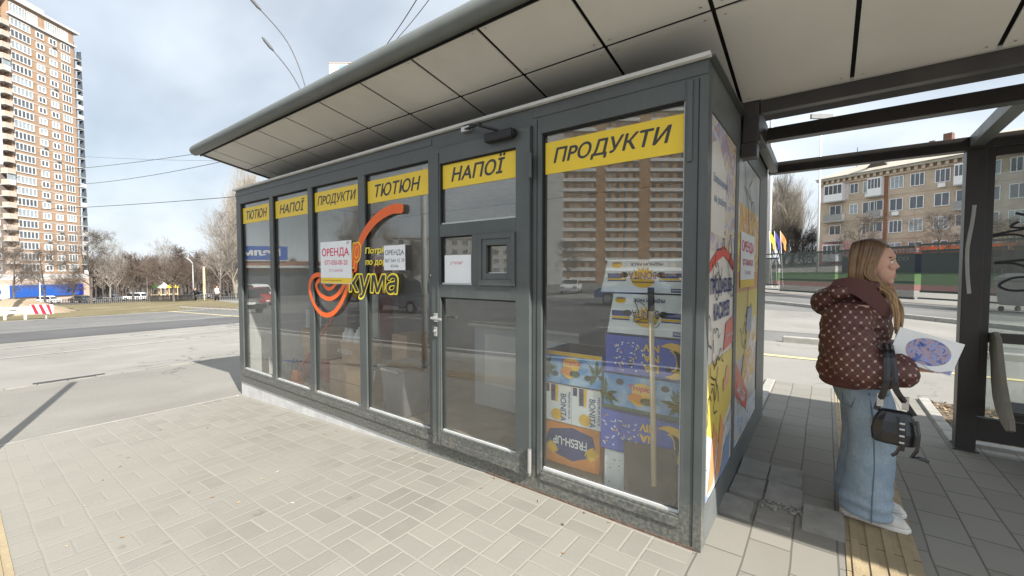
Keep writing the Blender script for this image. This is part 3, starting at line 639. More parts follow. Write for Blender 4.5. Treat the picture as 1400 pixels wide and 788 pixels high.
for kk, (c, rad) in enumerate((((.7, .82), .07), ((.6, .78), .045))):
    mb.poly([P(c[0] + rad * math.cos(t * .5), c[1] + rad * math.sin(t * .5), 3 + kk) for t in range(12)], 'poster_orange')
for sx in (.2, .58, .17):
    pass
def scrawl(mb, y, z, s, seed, m='graffiti_paint', k=4):
    q = random.Random(seed)
    for st in range(4):
        a = q.uniform(0, 6.28); pts = []; yy, zz = y + q.uniform(-.3, .3) * s, z + q.uniform(-.5, .5) * s
        for i in range(9): pts.append(P(yy, zz, k)); a += q.uniform(-1.5, 1.5); yy += .16 * s * math.cos(a); zz += .2 * s * math.sin(a)
        mb.tube(pts, .0045, m, 5, flat=((1, 0, 0), .15))
scrawl(mb, .25, 1.56, .25, 1); scrawl(mb, .68, 1.52, .25, 2); scrawl(mb, .25, 1.07, .28, 3); scrawl(mb, .27, .84, .25, 4)
mb.build('advert_panel', kiosk)
mb = MB(); mb.box(-.0115, -.0095, .995, 2.13, .215, 2.35, 'poster_grey')
rect(mb, .996, 2.129, 1.5, 2.0, 'print_people', 1); rect(mb, .996, 2.129, 2.0, 2.349, 'poster_grey', 1); rect(mb, .996, 2.129, .85, 1.35, 'poster_yellow', 1); rect(mb, .996, 2.129, 1.35, 1.5, 'poster_orange', 1)
mb.poly([P(1.15, .5, 2), P(2.0, .6, 2), P(2.1, 1.15, 2), P(1.5, 1.0, 2)], 'print_people')
mb.poly([P(1.0, .62, 3), P(1.55, .36, 3), P(1.62, .5, 3), P(1.0, .86, 3)], 'poster_red'); mb.text('АКЦІЯ', P(1.07, .6, 4), Vector((0, .55, -.25)), Vector((0, .25, .55)), .4, .1, 'white', 0, .02)
mb.poly([P(.996, .216, 2), P(2.129, .216, 2), P(2.129, .4, 2), P(.996, .46, 2)], 'print_bottom')
mb.poly([P(1.45, 1.0, 3), P(1.75, 1.0, 3), P(1.8, 1.2, 3), P(1.5, 1.22, 3)], 'poster_blue')
mb.poly([P(1.12, 1.38, 5), P(1.85, 1.38, 5), P(1.85, 1.80, 5), P(1.12, 1.80, 5)], 'paper'); mb.poly([P(1.12, 1.38, 6), P(1.85, 1.38, 6), P(1.85, 1.44, 6), P(1.12, 1.44, 6)], 'yellow')
mb.text('ОРЕНДА', P(1.17, 1.64, 6), (0, 1, 0), (0, 0, 1), .62, .1, 'red_ink', 0, .02); mb.text('077-050-00-20', P(1.22, 1.55, 6), (0, 1, 0), (0, 0, 1), .52, .05, 'red_ink', 0, .01); mb.text('Без комісій', P(1.33, 1.48, 6), (0, 1, 0), (0, 0, 1), .3, .035, 'pink_ink')
scrawl(mb, 1.5, 1.9, .4, 11); scrawl(mb, 1.45, 1.02, .3, 14)
mb.build('advert_panel', kiosk)
# window lettering of the old shop: a swoosh with a red letter and dark outlined word
def strip(mb, pts, wd, y, m):
    vs = []; fs = []
    for i, (a, c) in enumerate(pts):
        q0 = Vector(pts[max(i - 1, 0)]); q1 = Vector(pts[min(i + 1, len(pts) - 1)]); d = (q1 - q0).normalized(); n = Vector((-d.y, d.x)) * wd * (.5 if 0 < i < len(pts) - 1 else .3)
        vs += [(a + n.x, y, c + n.y), (a - n.x, y, c - n.y)]
    fs = [(2 * i, 2 * i + 1, 2 * i + 3, 2 * i + 2) for i in range(len(pts) - 1)]; mb.add(vs, fs, m)
def smooth_path(pts, n=5):
    out = []
    for i in range(len(pts) - 1):
        p0, p1, p2, p3 = (Vector(pts[max(i - 1, 0)]), Vector(pts[i]), Vector(pts[i + 1]), Vector(pts[min(i + 2, len(pts) - 1)]))
        for k in range(n):
            t = k / n; out.append(tuple(.5 * ((2 * p1) + (p2 - p0) * t + (2 * p0 - 5 * p1 + 4 * p2 - p3) * t * t + (3 * p1 - p0 - 3 * p2 + p3) * t ** 3)))
    return out + [tuple(pts[-1])]
mb = MB(); yS = -.0012
for wd, off, m in ((.085, 0, 'orange'), (.012, .0006, 'orange')):
    strip(mb, smooth_path([(-2.42, 2.045), (-2.6, 2.05), (-2.82, 1.98), (-3.0, 1.85), (-3.12, 1.68), (-3.17, 1.5)]), wd, yS - off, m)
strip(mb, smooth_path([(-3.16, 1.58), (-3.25, 1.42), (-3.38, 1.22), (-3.55, 1.08), (-3.75, 1.05), (-3.92, 1.14), (-4.02, 1.3), (-3.98, 1.42), (-3.85, 1.47), (-3.68, 1.44)]), .05, yS, 'orange')
strip(mb, smooth_path([(-3.3, 1.42), (-3.45, 1.28), (-3.62, 1.22), (-3.8, 1.26), (-3.88, 1.36), (-3.8, 1.42)]), .045, yS - .0006, 'orange')
strip(mb, smooth_path([(-3.45, 1.42), (-3.58, 1.33), (-3.7, 1.34), (-3.74, 1.4)]), .035, yS - .0003, 'orange')
mb.text('р', (-3.215, yS - .0009, 1.53), (1, 0, 0), (0, 0, 1), .17, .26, 'yellow_line', .15, .05); mb.text('р', (-3.205, yS - .0014, 1.54), (1, 0, 0), (0, 0, 1), .15, .24, 'orange', .15, .025)
mb.text('кума', (-3.27, yS - .0018, 1.235), (1, 0, 0), (0, 0, 1), .78, .255, 'yellow_line', .12, .055); mb.text('кума', (-3.25, yS - .0024, 1.252), (1, 0, 0), (0, 0, 1), .74, .222, 'letter', .12, .012)
mb.text('Потрібно', (-2.985, yS, 1.655), (1, 0, 0), (0, 0, 1), .46, .075, 'yellow_line', .1, .03); mb.text('по дорозі', (-2.985, yS, 1.55), (1, 0, 0), (0, 0, 1), .46, .075, 'yellow_line', .1, .03)
mb.build('window_lettering', kiosk)
# paper notices on the glass
def notice(lbl, x0, x1, z0, z1, y, draw):
    t = MB(); t.box(x0, x1, y, y + .0012, z0, z1, 'paper'); draw(t, y - .0008); tag(t.build('paper_notice', loc=((x0 + x1) / 2, y, z0)), lbl, 'notice')
U, V = (1, 0, 0), (0, 0, 1)
def dr1(t, y):
    t.text('ОРЕНДА', (-3.74, y, 1.645), U, V, .5, .1, 'red_ink', 0, .02); t.text('077-050-00-20', (-3.69, y, 1.57), U, V, .42, .05, 'red_ink', 0, .01); t.text('Без комісій', (-3.6, y, 1.5), U, V, .24, .035, 'pink_ink')
    t.box(-3.765, -3.205, y - .0002, y + .0004, 1.385, 1.44, 'yellow'); t.text('оголошення про оренду приміщення', (-3.74, y - .001, 1.405), U, V, .36, .015, 'ink'); t.text('№7', (-3.28, y, 1.77), U, V, .05, .03, 'ink')
notice('white rental notice with red writing and a yellow strip along its foot', -3.77, -3.2, 1.38, 1.81, -.008, dr1)
def dr2(t, y):
    t.text('ОРЕНДА', (-2.67, y, 1.64), U, V, .26, .055, 'ink', 0, .01); t.text('067 564 15 39', (-2.675, y, 1.585), U, V, .27, .032, 'ink'); t.text('Юлія', (-2.59, y, 1.54), U, V, .1, .025, 'ink')
notice('small white rental notice with black writing beside the yellow outlined word', -2.69, -2.395, 1.515, 1.735, -.008, dr2)
def dr3(t, y): t.text('ремонт', (-1.85, y, 1.55), U, V, .14, .03, 'pink_ink', .3)
notice('plain white sheet with a faint handwritten line in the door window', -1.91, -1.63, 1.41, 1.63, -.012, dr3)

# ------------------------------------------------------------------ things inside the kiosk
def PT(x, y, z): return (x, y, z)
class Face:
    """draws flat shapes on the front of a carton: u to the right, v up, from its lower left corner"""
    def __init__(s, mb, x0, z0, w, h, y, flip=False): s.mb, s.x0, s.z0, s.w, s.h, s.y, s.flip = mb, x0, z0, w, h, y, flip; s.k = 0
    def p(s, u, v):
        if s.flip: u, v = s.w - u, s.h - v
        return (s.x0 + u, s.y - .0008 * s.lay, s.z0 + v)
    def poly(s, pts, m, lay=1): s.lay = lay; s.mb.poly([s.p(*q) for q in pts], m)
    def rect(s, u0, v0, u1, v1, m, lay=1): s.poly([(u0, v0), (u1, v0), (u1, v1), (u0, v1)], m, lay)
    def ell(s, u, v, a, b, m, lay=2, t0=0, t1=6.2832, n=16): s.poly([(u + a * math.cos(t0 + (t1 - t0) * i / n), v + b * math.sin(t0 + (t1 - t0) * i / n)) for i in range(n + (0 if t1 > 6.2 else 1))], m, lay)
    def text(s, t, u, v, w, h, m, lay=3, shear=0, bold=.02, rot=0):
        s.lay = lay
        if rot:
            s.mb.text(t, s.p(u, v), (0, 0, rot), (-rot, 0, 0), w, h, m, shear, bold)
        else: s.mb.text(t, s.p(u, v), (-1, 0, 0) if s.flip else (1, 0, 0), (0, 0, -1) if s.flip else (0, 0, 1), w, h, m, shear, bold)
    def crescent(s, u, v, r, a0, a1, th, m, lay=2, n=14):
        s.lay = lay; o = []; i_ = []
        for k in range(n + 1):
            t = a0 + (a1 - a0) * k / n; q = th * math.sin(math.pi * (k + .4) / (n + .8)); o.append(s.p(u + r * math.cos(t), v + r * math.sin(t))); i_.append(s.p(u + (r - q) * math.cos(t), v + (r - q) * math.sin(t)))
        s.mb.add(o + i_, [(k, k + 1, n + 2 + k, n + 1 + k) for k in range(n)], m)
def carton(x0, x1, z0, z1, y0, y1, m, open_top=False, slope=0.0):
    mb = MB()
    if open_top:
        t = .006
        mb.box(x0, x1, y0, y0 + t, z0, z1, m); mb.box(x0, x1, y1 - t, y1, z0, z1, 'cardboard'); mb.box(x0, x0 + t, y0 + t, y1 - t, z0, z1, m); mb.box(x1 - t, x1, y0 + t, y1 - t, z0, z1, m); mb.box(x0 + t, x1 - t, y0 + t, y1 - t, z0, z0 + t, 'cardboard')
        mb.box(x0 + t, x1 - t, y1 - t - .004, y1 - t - .001, z0 + t, z1 - .004, 'cardboard_dark'); mb.box(x0 + t + .001, x0 + t + .003, y0 + t, y1 - t - .005, z0 + t, z1 - .004, 'cardboard_dark')
    else:
        a = slope; v = [(x0 + (a if z == z1 else 0), y, z) if x == x0 else (x, y, z) for x in (x0, x1) for y in (y0, y1) for z in (z0, z1)]
        mb.add(v, [(0, 1, 3, 2), (4, 6, 7, 5), (0, 4, 5, 1), (2, 3, 7, 6), (0, 2, 6, 4), (1, 5, 7, 3)], m)
    return mb
def bonita(f, scr=False):
    w, h = f.w, f.h
    for s in (0, 1):
        u0, u1 = (.01, w * .3) if s == 0 else (w * .72, w - .01)
        f.rect(u0, h * .42, u1, h * .56, 'navy'); f.rect(u0, h * .57, u1, h * .62, 'box_yellow'); f.rect(u0, h * .63, u1, h * .66, 'navy')
        f.ell((w * .27 if s == 0 else w * .75), h * .47, .028, .018, 'gasket', 4)
    f.ell(w * .5, h * .58, .075, .055, 'box_yellow', 2)
    for i in range(9):
        t = math.pi + (i + .5) * math.pi / 9; c, d = math.cos(t), math.sin(t)
        f.poly([(w * .5 + .07 * c - .006 * d, h * .58 + .055 * d + .006 * c), (w * .5 + .095 * c, h * .58 + .075 * d), (w * .5 + .07 * c + .006 * d, h * .58 + .055 * d - .006 * c)], 'box_yellow', 2)
    f.text('BONITA', w * .33, h * .38, w * .36, h * .2, 'navy', 5, 0, .01); f.text('PREMIUM BANANAS', w * .36, h * .66, w * .28, h * .05, 'navy', 5); f.text('PREMIUM PACK', w * .25, h * .1, w * .42, h * .09, 'navy', 3)
    f.rect(w * .02, h * .86, w * .15, h * .97, 'navy', 2); f.text('BANANAS', w * .03, h * .88, w * .11, h * .06, 'box_white', 4)
    f.ell(w * .85, h * .16, .035, .02, 'box_yellow', 2); f.text('100%', w * .79, h * .08, w * .12, h * .05, 'navy', 4)
def bananas(f):
    w, h = f.w, f.h; q = random.Random(int(f.z0 * 100))
    for i in range(46):
        u, v = q.uniform(w * .5, w - .02), q.uniform(.02, h - .02); m = q.choice(['box_white', 'box_white', 'box_yellow']); k = q.randint(0, 2)
        if k == 0: f.crescent(u, v, .011, q.uniform(0, 3), q.uniform(3.3, 5), .006, m, 2, 5)
        elif k == 1: f.ell(u, v, .006, .006, m, 2, n=7)
        else: f.rect(u, v, u + .016, v + .004, m, 2)
    for i, t in enumerate(('BA', 'NA', 'NIV')): f.text(t, w * .3, h * (.68 - .27 * i), w * .2, h * .2, 'box_yellow', 4, 0, .04)
    f.crescent(w * .14, h * .52, h * .46, 1.2, 5.4, .085, 'box_yellow', 3); f.crescent(w * .14, h * .52, h * .27, 1.4, 5.0, .045, 'box_yellow', 3)
    f.ell(w * .19, h * .72, .02, .014, 'gasket', 5); f.ell(w * .66, h * .72, .02, .014, 'gasket', 5)
def tropic(f, flip_txt=False):
    w, h = f.w, f.h; q = random.Random(int(f.x0 * 77))
    f.rect(0, h * .88, w, h, 'box_yellow', 1) if not flip_txt else f.rect(0, 0, w, h * .1, 'palm', 1)
    for c in (.04, .93):
        for i in range(16):
            a = q.uniform(0, 6.28); l = q.uniform(.05, .11); u, v = w * c, h * .42
            f.poly([(u, v), (u + l * .5 * math.cos(a) - .012 * math.sin(a), v + l * .5 * math.sin(a) + .012 * math.cos(a)), (min(max(u + l * math.cos(a), 0), w), v + l * math.sin(a)), (u + l * .5 * math.cos(a) + .012 * math.sin(a), v + l * .5 * math.sin(a) - .012 * math.cos(a))], 'palm', 2 + i % 3)
    f.ell(w * .5, h * .62, .065, .05, 'box_yellow', 2); f.text('Tropical', w * .33, h * .58, w * .34, h * .2, 'red', 5, .2, .03)
    f.ell(w * .42, h * .4, .045, .035, 'box_orange', 3); f.crescent(w * .46, h * .42, .05, 3.4, 5.6, .02, 'box_yellow', 4); f.ell(w * .56, h * .36, .04, .022, 'palm', 3)
    f.ell(w * .22, h * .8 if flip_txt else h * .3, .025, .018, 'gasket', 5); f.ell(w * .78, h * .8 if flip_txt else h * .3, .025, .018, 'gasket', 5)
GR = 'cartons stacked inside the end window'
def put(mb, lbl, x, y, z, grp=GR): return tag(mb.build('carton', loc=(x, y, z)), lbl, 'carton', grp)
yb, yd = .13, .50
mb = carton(-.46, -.12, .04, .36, yb + .05, yd, 'box_white'); f = Face(mb, -.61, .04, .46, .32, yb)
mb = carton(-.61, -.13, .04, .37, yb, yd, 'box_white'); f = Face(mb, -.61, .04, .48, .33, yb); q = random.Random(9)
for _ in range(40): f.ell(q.uniform(.01, .46), q.uniform(.01, .31), .006, .004, q.choice(['pale_dirt', 'cardboard', 'grey_plastic']), 1, n=6)
f.ell(.15, .17, .022, .014, 'gasket', 2); put(mb, 'white speckled carton at the foot of the right carton stack behind the dark board', -.4, .3, .04)
mb = carton(-.63, -.125, .385, .625, yb - .02, yd, 'box_blue'); bananas(Face(mb, -.63, .385, .505, .24, yb - .02, True)); put(mb, 'blue carton with yellow bananas under the tropical beach carton', -.4, .3, .38)
mb = carton(-.62, -.125, .64, .86, yb, yd, 'box_sky'); tropic(Face(mb, -.62, .64, .495, .22, yb), True); put(mb, 'sky blue carton with beach and palms between two dark blue cartons', -.4, .3, .64)
mb = carton(-.605, -.125, .875, 1.105, yb - .01, yd, 'box_blue'); bananas(Face(mb, -.605, .875, .48, .23, yb - .01, True)); put(mb, 'blue carton with yellow bananas just below the two white cartons', -.4, .3, .87)
mb = carton(-.60, -.12, 1.12, 1.365, yb, yd, 'box_white', slope=.04); bonita(Face(mb, -.58, 1.12, .45, .245, yb, True)); 
strip_pts = smooth_path([(-.36, 1.3), (-.42, 1.33), (-.4, 1.26), (-.43, 1.2), (-.35, 1.22), (-.3, 1.17), (-.27, 1.2)]); mb.tube([(a, yb - .006, c) for a, c in strip_pts], .002, 'ink', 4)
put(mb, 'white carton printed upside down with a pen scribble, second from the top', -.4, .3, 1.12)
mb = carton(-.645, -.12, 1.375, 1.575, yb, yd, 'box_white', slope=.045); bonita(Face(mb, -.61, 1.375, .47, .2, yb, True)); put(mb, 'white carton printed upside down on top of the right stack', -.4, .3, 1.37)
mb = carton(-1.085, -.655, .17, .46, yb + .02, yd, 'box_orange'); f = Face(mb, -1.085, .17, .43, .29, yb + .02, True)
f.poly([(.05, .05), (.2, .02), (.38, .06), (.42, .15), (.36, .22), (.2, .25), (.08, .2), (.03, .12)], 'navy', 1); f.text('FRESH-UP', .09, .095, .26, .06, 'box_white', 5)
for i in range(4): f.crescent(-.01 + .012 * i, .24 - .012 * i, .085, 4.8, 6.1, .026, 'box_yellow', 2 + i % 2); f.crescent(.42 - .01 * i, .25 - .01 * i, .08, 3.3, 4.6, .026, 'box_yellow', 2 + i % 2)
put(mb, 'orange and dark blue carton at the bottom of the left carton stack', -.87, .3, .17)
mb = carton(-1.085, -.655, .045, .165, yb + .05, yd, 'cardboard'); put(mb, 'plain brown carton tray on the floor under the orange carton', -.87, .3, .045)
for i, (a, b) in enumerate(((-1.075, -.862), (-.858, -.645))):
    mb = carton(a, b, .465, .725, yb + .015, yd, 'box_white'); f = Face(mb, a, .465, .213, .26, yb + .015)
    f.rect(.09, .14, .11, .255, 'box_yellow', 2); f.rect(.055, .14, .088, .255, 'navy', 2); f.ell(.07, .19, .014, .04, 'gasket', 3); f.ell(.1, .05, .045, .04, 'box_yellow', 2)
    f.text('BONITA', .13, .2, .19, .045, 'navy', 4, 0, .01, -1); f.text('PREMIUM PACK', .19, .22, .19, .018, 'navy', 4, 0, .01, -1); f.rect(.01, .2, .04, .255, 'navy', 2)
    put(mb, ['white carton set on end, left one of the pair on the orange carton', 'white carton set on end, right one of the pair on the orange carton'][i], (a + b) / 2, .3, .465)
mb = carton(-1.08, -.64, .735, .955, yb + .01, yd, 'box_sky', True); tropic(Face(mb, -1.08, .735, .44, .22, yb + .01)); put(mb, 'open topped sky blue carton with palms on top of the left stack', -.87, .3, .735)
mb = MB(); mb.obox((-.31, .095, .27), (.155, 0, .01), (0, .006, 0), (-.004, .012, .20), 'cardboard_dark'); tag(mb.build('cardboard_sheet', loc=(-.31, .095, .07)), 'dark brown cardboard sheet leaning against the stacked cartons', 'cardboard')
pl = thing('mop_handle', 'pale wooden pole with a black grip leaning against the end window', 'pole', (-.28, .065, .26))
mb = MB(); mb.tube([(-.272, .062, .26), (-.305, .075, 1.28)], [.016, .016], 'wood', 12); mb.build('shaft', pl, smooth=True)
mb = MB(); mb.tube([(-.305, .075, 1.275), (-.309, .077, 1.41)], .019, 'black', 12); mb.build('grip', pl, smooth=True)
mb = MB(); mb.box(-1.06, -.82, KD - .106, KD - .103, 1.12, 1.52, 'poster_yellow')
for i in range(9): mb.text('товар 12.50 грн', (-1.04, KD - .1075, 1.16 + i * .027), U, V, .2, .014, 'ink')
mb.poly([(-1.05, KD - .108, 1.42), (-.83, KD - .108, 1.42), (-.83, KD - .108, 1.51), (-1.05, KD - .108, 1.51)], 'print_people'); tag(mb.build('price_list', loc=(-.94, KD - .105, 1.12)), 'yellow printed price list on the back wall of the kiosk', 'price list')
# counter behind the door
ct = thing('counter', 'pale grey shop counter with a framed front behind the door glass', 'counter', (-1.7, 1.1, .04))
mb = MB(); mb.box(-2.55, -1.28, 1.05, 1.6, .06, .92, 'counter'); mb.build('cabinet', ct, bevel=.004)
mb = MB(); mb.box(-2.6, -1.25, 1.0, 1.62, .92, .95, 'cap_strip'); mb.build('worktop', ct, bevel=.004)
mb = MB(); mb.box(-2.4, -1.36, 1.04, 1.05, .3, .84, 'room_wall'); mb.build('front_panel', ct, bevel=.003)
bn = thing('waste_bin', 'grey plastic waste bin with a lid behind the fourth window', 'bin', (-2.96, .45, .04))
mb = MB(); mb.loft([[(-2.96 + sx * a, .45 + sy * a, z) for sx, sy in ((-1, -1), (1, -1), (1, 1), (-1, 1))] for z, a in ((.04, .15), (.52, .19))], 'grey_plastic'); mb.build('body', bn, bevel=.02)
mb = MB(); mb.box(-3.17, -2.75, .24, .66, .52, .56, 'grey_plastic'); mb.box(-3.1, -2.82, .225, .25, .5, .53, 'steel'); mb.build('lid', bn, bevel=.012)
st = thing('stool', 'black metal stool standing next to the grey waste bin', 'stool', (-3.35, .5, .04))
mb = MB(); mb.tube([(-3.35, .5, .44), (-3.35, .5, .48)], .16, 'black', 20); mb.build('seat', st, bevel=.008)
for a, b in ((-.12, -.12), (.12, -.12), (.12, .12), (-.12, .12)): mb = MB(); mb.tube([(-3.35 + a * 1.2, .5 + b * 1.2, .04), (-3.35 + a * .7, .5 + b * .7, .44)], .012, 'steel', 8); mb.build('leg', st)
def plainbox(lbl, x0, x1, y0, y1, z0, z1, rot=0):
    mb = MB(); mb.box(x0, x1, y0, y1, z0, z1, 'cardboard'); mb.box((x0 + x1) / 2 - .025, (x0 + x1) / 2 + .025, y0 - .001, y0, z1 - .08, z1, 'tape'); mb.box(x0, x1, y0 - .0012, y0 - .0002, (z0 + z1) / 2, (z0 + z1) / 2 + .004, 'cardboard_dark')
    return tag(mb.build('carton', loc=((x0 + x1) / 2, (y0 + y1) / 2, z0), bevel=.004), lbl, 'carton')
plainbox('large plain brown carton behind the third window', -4.17, -3.5, .3, .75, .04, .45)
plainbox('plain brown carton with two holes raised behind the second window', -5.3, -4.68, .55, .95, .36, .72); mb = MB(); mb.box(-5.28, -4.7, .56, .94, .04, .355, 'cooler_red'); tag(mb.build('crate', loc=(-5, .75, .04), bevel=.02), 'dull red plastic crate under the carton behind the second window', 'crate')
plainbox('tall brown carton behind the fourth window frame', -3.42, -3.16, .62, .95, .04, .80)
bk = thing('box_of_bottles', 'open round brown box of white bottles on the large plain carton', 'box', (-3.85, .52, .455))
mb = MB(); n = 24; mb.loft([[(-3.86 + r * math.cos(6.2832 * i / n) * 1.25, .52 + r * .8 * math.sin(6.2832 * i / n), z) for i in range(n)] for z, r in ((.455, .22), (.7, .25))], 'cardboard'); mb.text('НЕ КИДАТИ', (-4.0, .3, .56), U, V, .3, .06, 'paper'); mb.build('body', bk)
for i, (a, b) in enumerate(((-.16, -.06), (-.05, -.08), (.07, -.06), (.16, -.03), (-.1, .08), (.05, .08))):
    mb = MB(); mb.tube([(-3.86 + a, .5 + b, .62), (-3.86 + a, .5 + b, .78), (-3.86 + a, .5 + b, .81), (-3.86 + a, .5 + b, .84)], [.055, .055, .025, .025], 'white', 12); mb.build('bottle', bk, smooth=True)
for i in range(6):
    b_ = thing('water_bottle', 'clear plastic water bottle in the pack behind the second window', 'bottle', (-5.25 + .1 * (i % 3), .3 + .1 * (i // 3), .04), 'water bottles in a pack')
    x, y = -5.25 + .1 * (i % 3), .3 + .1 * (i // 3); mb = MB(); mb.tube([(x, y, .04), (x, y, .24), (x, y, .29), (x, y, .31)], [.044, .044, .016, .016], 'bottle_plastic', 10); mb.build('body', b_, smooth=True); mb = MB(); mb.tube([(x, y, .31), (x, y, .33)], .018, 'shop_blue', 8); mb.build('cap', b_)
br_ = thing('broom', 'orange handled broom leaning behind the third window', 'broom', (-4.9, .25, .06))
mb = MB(); mb.tube([(-4.78, .22, .25), (-3.87, .2, 1.03)], .016, 'stick_orange', 8); mb.build('handle', br_, smooth=True); mb = MB(); mb.loft([[(-4.78 + d * sx - .02, .22 + .03 * sy, z) for sx, sy in ((-1, -1), (1, -1), (1, 1), (-1, 1))] for z, d in ((.06, .15), (.26, .05))], 'stick_orange'); mb.build('bristles', br_)
mb = MB(); pr = []
for i in range(28): t = i / 27; pr.append((-4.58 + .42 * t, 1.0 + .03 * math.sin(t * 30)))
mb.add([(a, b, z) for a, b in pr for z in (.06, 1.2)], [(2 * i, 2 * i + 2, 2 * i + 3, 2 * i + 1) for i in range(27)], 'cloth_white'); tag(mb.build('curtain', loc=(-4.4, 1.0, .06), smooth=True), 'white hanging sheet behind the third window', 'curtain')
mb = MB(); pr = [(-5.7 + .5 * i / 27, .8 + .04 * math.sin(i * .9)) for i in range(28)]
mb.add([(a, b, z) for a, b in pr for z in (.06, .95)], [(2 * i, 2 * i + 2, 2 * i + 3, 2 * i + 1) for i in range(27)], 'cloth_white'); tag(mb.build('curtain', loc=(-5.45, .8, .06), smooth=True), 'white hanging sheet behind the window nearest the road', 'curtain')
mb = MB(); mb.box(-5.75, -5.2, 1.5, 2.0, .04, 1.75, 'cooler_red'); mb.box(-5.7, -5.25, 1.49, 1.5, .2, 1.5, 'car_glass'); tag(mb.build('drinks_cooler', loc=(-5.5, 1.75, .04), bevel=.015), 'red drinks cooler at the road end of the kiosk', 'cooler')

# small litter on the paving
mb = MB(); rr = random.Random(31)
for _ in range(46):
    x, y = rr.uniform(-6, .9), -rr.random() ** 2 * 2.0 - .03; a = rr.uniform(0, 3.14); q = rr.uniform(.006, .016); z = g(x) + .003
    if rr.random() < .2: mb.tube([(x, y, z + .003), (x + .022 * math.cos(a), y + .022 * math.sin(a), z + .003)], .0038, rr.choice(['pale_dirt', 'leaf_b']), 6)
    else: mb.poly([(x + q * math.cos(a), y + q * math.sin(a), z), (x - q * .5 * math.sin(a), y + q * .5 * math.cos(a), z + .004), (x - q * math.cos(a), y - q * math.sin(a), z + .001), (x + q * .5 * math.sin(a), y - q * .5 * math.cos(a), z + .002)], rr.choice(['leaf_a', 'leaf_c', 'leaf_b']))
tag(mb.build('litter'), kind='stuff')
# ------------------------------------------------------------------ bus shelter with the canopy
sh = thing('bus_shelter', 'dark steel bus shelter whose panelled canopy also covers the kiosk front', 'bus shelter', (1.5, 2.77, 0))
M_ = 'shelter_metal'
RX0, RX1 = -5.72, 7.2
ys = [(-.455, 2.955), (.065, 2.857), (1.0, 2.672)]
def sz(y):
    for (a, za), (b, zb) in zip(ys, ys[1:]):
        if y <= b: return za + (zb - za) * (y - a) / (b - a)
    return ys[-1][1]
mb = MB()
prof = [(-.47, 2.985), (-.2, 3.03), (2.56, 3.06), (2.56, 3.0), (1.05, 2.99), (1.02, 2.70), (.065, 2.885), (-.455, 2.975)]
mb.prism([(-.9, y, z) for y, z in prof], (RX1 + .9, 0, 0), 'seam')
prof = [(-.47, 2.985), (-.2, 2.99), (1.02, 2.76), (1.02, 2.70), (.065, 2.885), (-.455, 2.975)]
mb.prism([(RX0, y, z) for y, z in prof], (-.9 - RX0, 0, 0), 'seam'); mb.build('roof', sh)
nx = 0
xs = [RX0 + .012] + [-5.4 + .6 * i for i in range(22)]
for a, b in zip(xs, xs[1:]):
    for (y0, z0), (y1, z1) in zip(ys, ys[1:]):
        mb = MB(); gp = .011
        p = [(a + gp, y0 + gp), (b - gp, y0 + gp), (b - gp, y1 - gp), (a + gp, y1 - gp)]
        mb.prism([(x, y, sz(y)) for x, y in p], (0, 0, .008), 'soffit')
        for ex in (a + .05, b - .05):
            for ey in (y0 + .05, y1 - .05): mb.poly([(ex + .007 * math.cos(t_), ey + .007 * math.sin(t_), sz(ey) - .0015) for t_ in (0, 1.05, 2.1, 3.14, 4.2, 5.24)], 'steel')
        mb.build('soffit_panel', sh)
mb = MB(); n = 14; cy_, cz_ = -.505, 2.985; rr_ = .062
ring = lambda x, k=1: [(x, cy_ + rr_ * k * math.cos(6.2832 * i / n), cz_ + rr_ * k * math.sin(6.2832 * i / n)) for i in range(n)]
mb.loft([ring(RX0 - .06, .5), ring(RX0 - .02, .95), ring(RX0 + .03), ring(RX1)], 'fascia'); mb.build('gutter', sh, smooth=True)
mb = MB(); mb.box(RX0, RX1, -.462, -.452, 2.925, 2.975, 'black'); mb.add([(RX0 - .004, y, z) for y, z in ((-.46, 2.94), (1.0, 2.66), (1.0, 2.73), (-.46, 3.0))] + [(RX0 + .012, y, z) for y, z in ((-.46, 2.94), (1.0, 2.66), (1.0, 2.73), (-.46, 3.0))], [(0, 1, 2, 3), (4, 7, 6, 5), (0, 4, 5, 1), (3, 2, 6, 7)], 'fascia'); mb.build('edge_trim', sh)
mb = MB(); mb.box(.115, RX1, 1.0, 1.07, 2.585, 2.67, M_); mb.build('crossbeam', sh, bevel=.004)
mb = MB(); mb.box(.095, RX1, 1.62, 1.72, 2.555, 2.655, M_); mb.build('crossbeam', sh, bevel=.004)
mb = MB(); mb.box(.03, RX1, 1.08, 1.5, 2.79, 2.80, 'conc_white'); mb.build('inner_panel', sh)
mb = MB(); mb.box(.01, .11, 1.0, 1.10, 2.40, 2.72, M_); mb.box(.01, .09, 1.10, 1.72, 2.52, 2.70, M_); mb.box(.0, .10, 1.0, 1.12, 2.30, 2.40, M_); mb.build('bracket', sh, bevel=.006)
mb = MB(); mb.bar((.05, 1.72, 2.585), (.05, 2.74, 2.555), .07, .09, 'fascia'); mb.build('rafter', sh, bevel=.004)
mb = MB(); mb.bar((1.47, 1.72, 2.60), (1.47, 2.72, 2.575), .09, .09, 'fascia'); mb.build('rafter', sh, bevel=.004)
mb = MB(); mb.bar((4.6, 1.72, 2.60), (4.6, 2.72, 2.575), .09, .09, 'fascia'); mb.build('rafter', sh, bevel=.004)
mb = MB(); mb.box(0.0, RX1, 2.72, 2.82, 2.505, 2.615, M_); mb.build('back_rail', sh, bevel=.004)
for x in (1.41, 4.55):
    mb = MB(); mb.box(x, x + .12, 2.71, 2.83, 0, 2.505, M_); mb.box(x - .02, x + .14, 2.69, 2.85, 0, .012, M_); mb.build('post', sh, bevel=.005)
